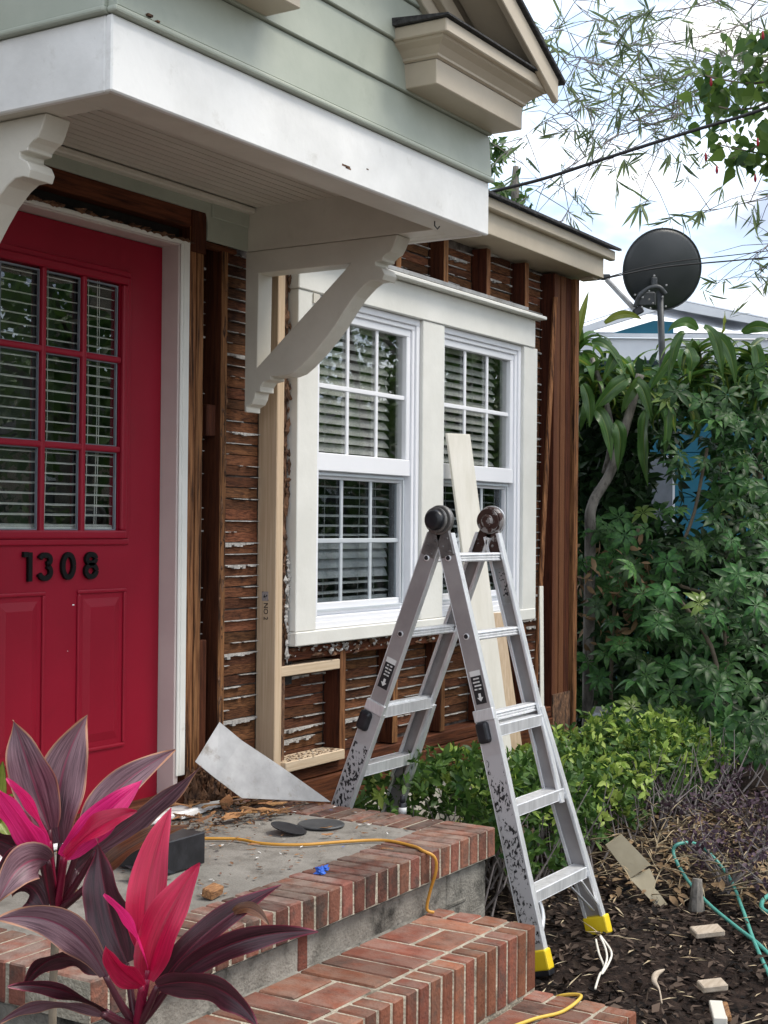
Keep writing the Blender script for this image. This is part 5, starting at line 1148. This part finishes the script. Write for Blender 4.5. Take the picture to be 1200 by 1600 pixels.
# ================================================================== purple shrubs at the right
def purple(px, py, n_, label, seed, rad=.26, hgt=.24):
    r = random.Random(seed); b = unp(px, py, 2, GZ); T = thing('purple_shrub', b, label, 'shrub', 'small purple shrubs in the mulch'); tips = []
    tw = MB()
    for i in range(n_):
        d = Vector((r.uniform(-1, 1), r.uniform(-1, 1), r.uniform(.35, 1.4))); e = b+Vector((d.x*rad, d.y*rad, d.z*hgt)); mid = (b+e)/2+Vector((r.uniform(-.05, .05), r.uniform(-.05, .05), .03))
        tw.tube([b+Vector((r.uniform(-.04, .04), r.uniform(-.04, .04), 0)), mid, e], [.006, .004, .0018], 5); tips += [e, (e+mid)/2, mid*.3+e*.7]
        for k in range(2):
            s_ = mid.lerp(e, r.random()); e2 = s_+Vector((r.uniform(-.1, .1), r.uniform(-.1, .1), r.uniform(-.02, .12))); tw.tube([s_, e2], [.003, .0015], 4); tips += [e2]
    tag(tw.build('twigs', 'twig_grey', T), kind='stuff')
    P = np.array([tuple(t) for t in tips for _ in range(5)])+nrng.normal(size=(len(tips)*5, 3))*.022; m_ = len(P); szs = nrng.uniform(.018, .036, m_)
    scatter('foliage', 'leaf_purple', P, rdir(m_), rdir(m_, .7), szs, szs*.6, parent=T)
purple(1140, 1395, 18, 'sparse purple-leaved shrub nearest the looped hose', 1); purple(1010, 1300, 10, 'purple-leaved sprigs behind the bent tan panel', 2, .22, .22)
purple(1190, 1330, 16, 'purple-leaved shrub at the right edge behind the hose', 3, .28, .24); purple(1090, 1275, 13, 'purple-leaved shrub close under the hedge', 4, .28, .20)
P = np.concatenate([cloud(750, 940, 1215, 1230, 1430, 6.0, 7.8)]); n_ = len(P); P[:, 2] = np.clip(P[:, 2], GZ+.01, GZ+.16); D_ = rdir(n_); D_[:, 2] *= .4; szs = nrng.uniform(.05, .2, n_)
tag(scatter('dry_stalks', 'straw', P, D_, np.tile((0, 0, 1.), (n_, 1)), szs, np.full(n_, .006), base=(7, -1.1, GZ), shape='quad'), 'tangle of dry stalks between the purple shrubs', 'stalks')
MB().tube([unp(1145, 1435, 2, GZ), unp(1143, 1400, 2, GZ+.08)], [.035, .025], 8)
P = cloud(420, 930, 1215, 1230, 1430, 6.0, 7.8); n_ = len(P); P[:, 2] = GZ+nrng.uniform(.01, .06, n_); D_ = rdir(n_); D_[:, 2] *= .3; szs = nrng.uniform(.03, .07, n_)
tag(scatter('fallen_leaves', 'leaf_dry', P, D_, np.tile((0, 0, 1.), (n_, 1))+rdir(n_)*.4, szs, szs*.5, base=(7, -1.1, GZ)), 'dry brown leaves fallen between hedge and purple shrubs', 'leaves')
st = unp(1088, 1422, 2, GZ); single(MB().tube([st, st+Vector((0, 0, .06)), st+Vector((.01, .0, .13))], [.035, .028, .020], 9), 'cut_stump', 'bark', st, 'short cut stump of a shrub beside the hose', 'stump')

# ================================================================== bamboo overhead
BM = thing('bamboo', Vector((10.4, -2.4, GZ)), 'thin-leaved bamboo arching in from the upper right against the sky', 'bamboo')
twg = MB(); fans = []
def branch(pts, r0_, r1_, every, seed, fl=(3, 6)):
    r = random.Random(seed); C_ = smooth_curve(pts, 10); n_ = len(C_)
    twg.tube(C_, [r0_+(r1_-r0_)*i/(n_-1) for i in range(n_)], 5)
    for i in range(2, n_):
        if r.random() < every:
            c = C_[i]; e = c+Vector((r.uniform(-.4, .4), r.uniform(-.4, .4), r.uniform(-.32, .25)))
            twg.tube([c, c.lerp(e, .5)+Vector((0, 0, .02)), e], [.0032, .0024, .0016], 4)
            for q_ in range(r.randint(*fl)):
                fans.append(c.lerp(e, r.uniform(.5, 1)))
            fans.append(e)
BRN = [([(1330, -80), (1200, 20), (1080, 60), (960, 70), (860, 40)], 6.6, .9), ([(1350, -20), (1200, 60), (1100, 110), (1000, 130), (900, 90), (845, 110)], 6.9, .9), ([(1300, -120), (1150, -10), (1020, 20), (930, 30), (880, -20)], 7.2, .95),
       ([(1400, 120), (1250, 110), (1130, 90), (1010, 60), (920, 110), (850, 65)], 7.4, .85), ([(1320, 60), (1180, 100), (1042, 165), (990, 190), (945, 225), (860, 280), (795, 330)], 6.8, .45), ([(1080, 150), (1040, 170), (960, 115), (905, 88)], 6.8, .5),
       ([(1230, 40), (1130, 140), (1045, 165), (985, 188), (900, 160), (845, 155)], 7.0, .35), ([(1060, 180), (990, 205), (940, 230), (880, 345)], 6.7, .30), ([(1160, 60), (1080, 140), (1020, 255), (1001, 310), (1000, 350)], 6.5, .12),
       ([(940, 232), (890, 180), (850, 190), (800, 230)], 7.0, .55), ([(1240, 290), (1190, 310), (1130, 325), (1070, 340)], 6.6, .35), ([(1250, -60), (1150, 40), (1110, 130), (1070, 200)], 6.5, .6), ([(1300, 20), (1210, 90), (1150, 160), (1120, 215)], 6.6, .7),
       ([(1330, 420), (1260, 395), (1210, 380), (1180, 400)], 7.0, .8), ([(1330, 330), (1265, 360), (1220, 410), (1200, 440)], 7.1, .6), ([(1020, 215), (940, 255), (860, 290), (800, 235)], 7.6, .5), ([(1200, -30), (1060, 20), (960, 100), (930, 180), (925, 230)], 7.0, .35)]
for i, (pts, D, ev) in enumerate(BRN): branch([at(a, b, D+2.1+.25*math.sin(k*1.7+i)) for k, (a, b) in enumerate(pts)], .0065 if i < 8 else .004, .0015, ev, i, (1, 4) if i in (0, 1, 2, 3, 11, 12) else (1, 2))
for i in range(5):
    b = Vector((10.2+.18*i, -2.5-.12*i, GZ)); t_ = at(1330+20*i, -80+60*i, 7.0)
    MB().tube(smooth_curve([b, b+Vector((-.2, .05, 2.6)), (b+t_)/2+Vector((.2, 0, 1.9)), t_], 6), [.016-.0005*k for k in range(19)], 7).build('culm', 'leaf_young' if i % 2 else 'twig', BM, smooth=True)
tag(twg.build('twigs', 'twig_grey', BM), kind='stuff')
F_ = np.array([tuple(f) for f in fans]); F_ = F_[nrng.random(len(F_)) < .30]; per = 5; n_ = len(F_)*per
bd = rdir(len(F_), -.55); P = np.repeat(F_, per, 0)+np.repeat(bd, per, 0)*nrng.uniform(-.05, .03, (n_, 1)); D_ = np.repeat(bd, per, 0)+rdir(n_)*.55; szs = nrng.uniform(.07, .19, n_)
scatter('leaves', 'leaf_bamboo', P, D_, rdir(n_, .3), szs, szs*.10, parent=BM, fold=.2)
# the two big hanging fans by the dish
for (px, py, tips_) in ((1000, 318, ((972, 355), (985, 358), (1001, 362), (1016, 355), (1015, 345))), (1096, 328, ((1070, 350), (1082, 358), (1090, 360), (1100, 352), (1104, 345))), (1048, 240, ((1036, 278), (1028, 270), (1045, 262), (1040, 255))), (975, 248, ((963, 285), (975, 278), (1000, 275), (985, 280)))):
    p = at(px, py, 6.5); q = np.array([tuple(at(a, b, 6.45)-p) for a, b in tips_]); m_ = len(q); l_ = np.linalg.norm(q, axis=1)
    scatter('leaves', 'leaf_bamboo', np.tile(tuple(p), (m_, 1)), q, np.tile(tuple(RGT*.5-FWD), (m_, 1)), l_, np.full(m_, .018), parent=BM, fold=.15, curl=.05)

# ================================================================== flowering shrub, upper right
HB = thing('hibiscus_tree', Vector((9.3, -2.2, GZ)), 'leafy shrub with heart-shaped leaves and small red flowers hanging at upper right', 'shrub')
tw = MB(); nodes = []
for i, pts in enumerate([[(1330, 60), (1240, 110), (1180, 130), (1110, 120), (1095, 110)], [(1330, 150), (1230, 190), (1180, 230), (1140, 250)], [(1330, 110), (1220, 150), (1170, 170), (1120, 165), (1110, 140)], [(1320, 40), (1230, 70), (1190, 60)], [(1330, 180), (1240, 220), (1200, 240), (1120, 225)], [(1320, 120), (1220, 100), (1160, 95)]]):
    C_ = smooth_curve([at(a, b, 7.4+.15*k) for k, (a, b) in enumerate(pts)], 8); tw.tube(C_, [.010-.007*k/len(C_) for k in range(len(C_))], 5); nodes += C_[len(C_)//4:]
MB().tube(smooth_curve([Vector((9.3, -2.2, GZ)), Vector((9.1, -2.25, 1.2)), Vector((8.4, -2.1, 2.6)), at(1330, 100, 7.4)], 6), .03, 8).build('trunk', 'bark', HB, smooth=True)
tag(tw.build('twigs', 'twig', HB), kind='stuff')
N0 = np.array([tuple(c) for c in nodes]); per = 3; n_ = len(N0)*per; P = np.repeat(N0, per, 0)+nrng.normal(size=(n_, 3))*np.array((.06, .06, .07)); szs = nrng.uniform(.045, .11, n_)
scatter('leaves', 'leaf_hibiscus', P, rdir(n_, -.9), rdir(n_, .2)+np.array((-.8, -.5, 0)), szs, szs*.72, parent=HB, shape='heart')
for (px, py) in ((1111, 128), (1120, 265), (1103, 245), (1180, 278), (1192, 55), (1184, 222)):
    p = at(px, py, 7.2)
    MB().lathe(p, (0.15, 0, -1), [(.003, -.02), (.006, -.006), (.008, .006), (.005, .018), (.002, .022)], 8).build('flower', 'petal_red', HB, smooth=True)
MB().tube([at(1100, 90+100, 6.1), at(1101, 230, 6.1)], .0015, 4)

# ================================================================== small tree beyond the roof, seen over the eave
TR = thing('background_tree', g(815, 900, 11.5), 'glossy green tree rising behind the tan roof eave', 'tree')
tt = g(815, 900, 11.5); MB().tube(smooth_curve([tt, at(812, 500, 11.5), at(805, 330, 11.5), at(806, 260, 11.5)], 5), [.07-.003*k for k in range(16)], 8).build('trunk', 'bark', TR, smooth=True)
C0 = [at(785, 300, 11.5), at(800, 318, 11.4), at(815, 315, 11.5), at(776, 318, 11.4), at(800, 300, 11.6), at(772, 240, 11.5), at(788, 236, 11.6), at(775, 228, 11.4), at(770, 258, 11.5), at(805, 330, 11.5), at(780, 340, 11.3), at(820, 345, 11.5)]
n_ = len(C0)*30; P = np.repeat(np.array([tuple(c) for c in C0]), 30, 0)+nrng.normal(size=(n_, 3))*.045; szs = nrng.uniform(.06, .14, n_)
scatter('crown', 'leaf_mid', P, rdir(n_, -.5), rdir(n_, .3), szs, szs*.34, parent=TR)

# ================================================================== red ti plants in front
def ti_leaf(T, b, c, t, w, m_, D=(2.6, 2.6, 2.6), roll=0.0, edge=None, fold=.25):
    p0, p1, p2 = at(*b, D[0]), at(*c, D[1]), at(*t, D[2]); n_ = 18; W_ = .95*w/FPX*D[1]; q = MB(); lv = []; CS = (-1, -.75, -.45, -.12, 0, .12, .45, .75, 1); nc = len(CS); ph = rnd.uniform(0, 6)
    for k in range(n_+1):
        u = k/n_; p = p0*(1-u)**2+p1*2*u*(1-u)+p2*u*u; d = ((p1-p0)*(1-u)+(p2-p1)*u).normalized()
        nrm = (-FWD-d*(-FWD).dot(d)).normalized(); s_ = d.cross(nrm).normalized(); rl = roll+.5*math.sin(2.6*u+ph); s_ = (s_*math.cos(rl)+nrm*math.sin(rl)).normalized(); n2 = s_.cross(d)
        w_ = W_/2*(math.sin(math.pi*(.05+.95*u)**.82)**.85 if u < .985 else 0)+.0012
        for c_ in CS:
            wav = .075*W_*math.sin(13*u+ph+(2 if c_ > 0 else 0))*abs(c_)**2
            q.v.append(tuple(p+s_*(c_*w_)+n2*(abs(c_)*w_*fold+wav-(.06*w_ if c_ == 0 else 0)))); lv.append((c_, u, 0))
    for k in range(n_):
        for c_ in range(nc-1):
            a = k*nc+c_; q.f.append((a, a+1, a+nc+1, a+nc)); q.mi.append(0)
    o = q.build('leaf', m_, T, smooth=True); at_ = o.data.attributes.new('lv', 'FLOAT_VECTOR', 'POINT'); at_.data.foreach_set('vector', [x for r_ in lv for x in r_]); return o
def petiole(T, b, e, D0_, D1_, m_='ti_stalk_dark'):
    A_, Z_ = at(*b, D0_), at(*e, D1_); MB().tube(smooth_curve([A_, A_.lerp(Z_, .5)+Vector((0, 0, -.004)), Z_], 4), [.0085-.0035*k/8 for k in range(9)], 6).build('petiole', m_, T, smooth=True)
T1b = at(81, 1700, 2.62); T1 = thing('ti_plant', Vector((T1b.x, T1b.y, GZ)), 'taller ti plant with plum and hot pink leaves in front of the red door', 'plant', 'ti plants before the steps')
MB().tube(smooth_curve([Vector((T1b.x, T1b.y, GZ)), at(82, 1600, 2.62), at(85, 1500, 2.62), at(88, 1415, 2.62)], 6), [.0075]*19, 8).build('stem', 'twig', T1, smooth=True)
cr1 = (88, 1425)
L1 = [((94, 1317), (75, 1220), (137, 1117), 84, 'ti_plum', (2.62, 2.60, 2.66), .15, 'ti_edge'), ((77, 1296), (45, 1200), (21, 1125), 72, 'ti_plum', (2.6, 2.56, 2.58), -.2, 'ti_edge'), ((67, 1333), (30, 1270), (-14, 1222), 62, 'ti_pink', (2.56, 2.50, 2.46), .1, 'ti_edge_pink'), ((77, 1315), (55, 1250), (10, 1216), 26, 'ti_pink', (2.57, 2.55, 2.55), .5, 'ti_edge_pink'),
      ((130, 1300), (170, 1225), (274, 1171), 52, 'ti_plum', (2.62, 2.66, 2.72), -.3, 'ti_edge'), ((98, 1338), (150, 1285), (223, 1219), 54, 'ti_pink', (2.56, 2.54, 2.56), -.1, 'ti_edge_pink'), ((150, 1330), (235, 1265), (315, 1197), 50, 'ti_plum', (2.6, 2.58, 2.6), -.4, 'ti_edge'), ((102, 1340), (150, 1280), (214, 1267), 44, 'ti_red', (2.53, 2.50, 2.50), .6, 'ti_edge_pink'),
      ((155, 1365), (215, 1305), (296, 1291), 40, 'ti_brown', (2.52, 2.48, 2.46), .5, 'ti_brown'), ((75, 1345), (30, 1330), (-4, 1412), 62, 'ti_plum', (2.54, 2.46, 2.42), .2, 'ti_edge'), ((65, 1345), (20, 1320), (-30, 1300), 55, 'ti_dark', (2.58, 2.62, 2.66), .1, 'ti_edge_pink'), ((70, 1420), (45, 1360), (20, 1400), 60, 'ti_dark', (2.66, 2.7, 2.72), .3, 'ti_edge_pink'), ((120, 1360), (170, 1310), (225, 1300), 40, 'ti_dark', (2.66, 2.7, 2.75), .3, 'ti_edge_pink'), ((60, 1330), (40, 1350), (-15, 1372), 60, 'ti_dark', (2.6, 2.6, 2.6), .1, 'ti_edge_pink')]
for a in L1: ti_leaf(T1, *a); petiole(T1, cr1, a[0], 2.62, a[5][0], 'ti_stalk' if a[4] in ('ti_pink', 'ti_red') else 'ti_stalk_dark')
T2b = at(215, 1720, 2.36); T2 = thing('ti_plant', Vector((T2b.x, T2b.y, GZ)), 'lower ti plant with two upright crimson leaves and long dark drooping leaves', 'plant', 'ti plants before the steps')
MB().tube(smooth_curve([Vector((T2b.x, T2b.y, GZ)), at(214, 1680, 2.36), at(213, 1600, 2.36)], 6), [.009]*13, 8).build('stem', 'twig', T2, smooth=True)
cr2 = (213, 1605)
L2 = [((198, 1505), (160, 1420), (153, 1310), 84, 'ti_dark', (2.38, 2.40, 2.44), .2, 'ti_edge_pink'), ((228, 1490), (215, 1380), (267, 1262), 62, 'ti_red', (2.36, 2.38, 2.44), .35, 'ti_edge_pink'), ((230, 1530), (245, 1440), (312, 1348), 68, 'ti_red', (2.33, 2.32, 2.36), -.15, 'ti_edge_pink'), ((231, 1515), (215, 1430), (162, 1397), 32, 'ti_pink', (2.33, 2.30, 2.28), .7, 'ti_edge_pink'), ((222, 1541), (180, 1515), (165, 1478), 42, 'ti_red', (2.30, 2.26, 2.24), .5, 'ti_edge_pink'),
      ((250, 1537), (320, 1440), (440, 1383), 46, 'ti_dark', (2.34, 2.30, 2.30), .2, 'ti_brown'), ((272, 1530), (360, 1450), (497, 1456), 44, 'ti_dark', (2.32, 2.26, 2.24), .35, 'ti_edge_pink'), ((246, 1541), (350, 1515), (402, 1604), 56, 'ti_dark', (2.30, 2.20, 2.14), .2, 'ti_edge'), ((165, 1525), (110, 1410), (-8, 1437), 58, 'ti_plum', (2.34, 2.30, 2.28), .35, 'ti_edge'), ((160, 1516), (80, 1460), (34, 1548), 52, 'ti_dark', (2.38, 2.42, 2.44), .3, 'ti_edge_pink'),
      ((165, 1580), (90, 1530), (12, 1542), 30, 'ti_dark', (2.30, 2.24, 2.2), .4, 'ti_edge'), ((160, 1585), (70, 1540), (-6, 1602), 36, 'ti_plum', (2.28, 2.22, 2.18), .3, 'ti_edge'), ((365, 1425), (395, 1405), (420, 1445), 18, 'ti_brown', (2.3, 2.28, 2.26), .2, 'ti_brown')]
for a in L2[:-1]: ti_leaf(T2, *a); petiole(T2, cr2, a[0], 2.36, a[5][0], 'ti_stalk' if a[4] in ('ti_pink', 'ti_red') else 'ti_stalk_dark')
ti_leaf(T2, *L2[-1])
T3 = thing('croton', at(-40, 1500, 2.9), 'yellow-green leaves peeking in at the left edge', 'plant')
for (b, c, t, w) in (((-20, 1330), (0, 1240), (4, 1190), 26), ((-25, 1310), (5, 1255), (22, 1240), 20), ((-20, 1260), (8, 1290), (28, 1330), 18)): ti_leaf(T3, b, c, t, w, 'drac_yellow', (2.9, 2.88, 2.86), .2)

DR = [o for o in bpy.data.objects if o.name.startswith('corn_plant')]
for (k, b, c, t, w, m_) in ((1, (1033, 600), (1048, 640), (1036, 728), 26, 'drac'), (1, (1100, 510), (1122, 515), (1130, 595), 18, 'drac'), (1, (1110, 520), (1146, 530), (1149, 603), 20, 'drac'), (0, (985, 590), (955, 600), (925, 648), 26, 'drac'), (0, (910, 600), (925, 620), (921, 668), 20, 'drac'), (0, (1000, 590), (985, 610), (971, 646), 18, 'leaf_dracaena'),
      (0, (925, 535), (955, 525), (983, 600), 17, 'drac'), (0, (900, 540), (905, 500), (920, 455), 13, 'drac_yellow'), (0, (945, 505), (975, 480), (1003, 499), 13, 'drac_yellow'), (1, (1070, 520), (1055, 520), (1043, 600), 16, 'drac'), (1, (1075, 545), (1085, 560), (1078, 580), 26, 'drac'), (2, (1128, 522), (1130, 505), (1133, 486), 14, 'drac_yellow'), (2, (1160, 520), (1180, 500), (1215, 520), 20, 'drac'), (1, (1090, 515), (1070, 490), (1042, 520), 18, 'leaf_dracaena'),
      (1, (1060, 545), (1040, 560), (1010, 620), 22, 'drac'), (2, (1180, 540), (1190, 560), (1183, 600), 22, 'drac'), (0, (960, 560), (965, 545), (940, 600), 20, 'drac'), (0, (990, 600), (1005, 590), (1018, 660), 22, 'drac'), (0, (930, 640), (950, 650), (955, 720), 24, 'drac'), (0, (960, 660), (975, 670), (965, 740), 24, 'drac'), (1, (1010, 640), (1000, 680), (1012, 760), 24, 'drac')):
    ti_leaf(DR[k], b, c, t, w, m_, (8.95, 8.9, 8.95), rnd.uniform(-.6, .6))

# ================================================================== trees across the street, mirrored in the glass
def street_tree(x, y, h, r_, seed, label):
    rr = np.random.default_rng(seed); T = thing('street_tree', (x, y, GZ), label, 'tree', 'trees across the street')
    MB().tube([(x, y, GZ), (x+.1, y, h*.4), (x, y+.2, h*.75)], [.22, .17, .08], 8).build('trunk', 'bark', T, smooth=True)
    for k in range(5):
        a = 1.3*k+seed; MB().tube([(x, y, h*.35+.2*k), (x+math.cos(a)*r_*.7, y+math.sin(a)*r_*.7, h*.6+.3*k)], [.07, .02], 6).build('limb', 'bark', T, smooth=True)
    n_ = 5200; C_ = rr.normal(size=(46, 3))*np.array((r_*.6, r_*.6, h*.24))+np.array((x, y, h*.50)); P = C_[rr.integers(0, 46, n_)]+rr.normal(size=(n_, 3))*r_*.14
    szs = rr.uniform(.10, .24, n_); scatter('crown', 'leaf_mid', P, rdir(n_), rdir(n_, .5), szs, szs*.5, parent=T)
street_tree(15.5, -5.2, 5.5, 2.2, 1, 'street tree mirrored at the left of the window panes'); street_tree(21, -6.5, 7.5, 3.0, 2, 'taller street tree mirrored in the upper window panes')
street_tree(15.5, -11.5, 7.5, 3.0, 3, 'broad street tree mirrored in the left window'); street_tree(10.8, -7.0, 6.0, 2.3, 4, 'street tree mirrored in the door panes'); street_tree(28, -11, 8, 3.2, 5, 'farthest street tree mirrored between the other two')

# ================================================================== added house and shrubs, unseen, blocking bright sky in the reflections
AH = thing('added_far_house', (26, -16, GZ), 'added brown house across the street, darkening the low reflections in the glass', 'house')
B(12, 42, -20, -15, GZ, 2.7).build('wall', 'weathered', AH)
q = MB(); q.prism([(11.5, -14.4, 2.6), (11.5, -17.5, 4.3), (11.5, -20.6, 2.6)], (31, 0, 0)); q.build('roof', 'shingle', AH)
for x in (14, 18, 22.5, 27, 32, 37):
    w_ = B(x, x+1.3, -15.0+.0, -14.95, .6, 1.9).build('window', 'vinyl', AH); B(x+.1, x+1.2, -14.948, -14.94, .7, 1.8).build('pane', 'interior', w_)
for i in range(9):
    x = 11+3.2*i; y = -12.6+.5*math.sin(i*2.1); T = thing('added_far_shrub', (x, y, GZ), 'added rounded shrub across the street, number %s from the corner, mirrored in the glass' % ('one', 'two', 'three', 'four', 'five', 'six', 'seven', 'eight', 'nine')[i], 'shrub', 'added shrubs across the street')  # added to keep bright horizon out of the mirrored view
    n_ = 700; v = nrng.normal(size=(n_, 3)); v /= np.linalg.norm(v, axis=1, keepdims=True); P = np.array((x, y, GZ+.9))+v*np.array((1.5, .9, 1.3))*nrng.uniform(.6, 1, (n_, 1)); szs = nrng.uniform(.12, .24, n_)
    scatter('foliage', 'leaf_dark', P, rdir(n_), v, szs, szs*.5, parent=T); MB().tube([(x, y, GZ), (x, y, GZ+1)], .05, 6).build('stem', 'bark', T)
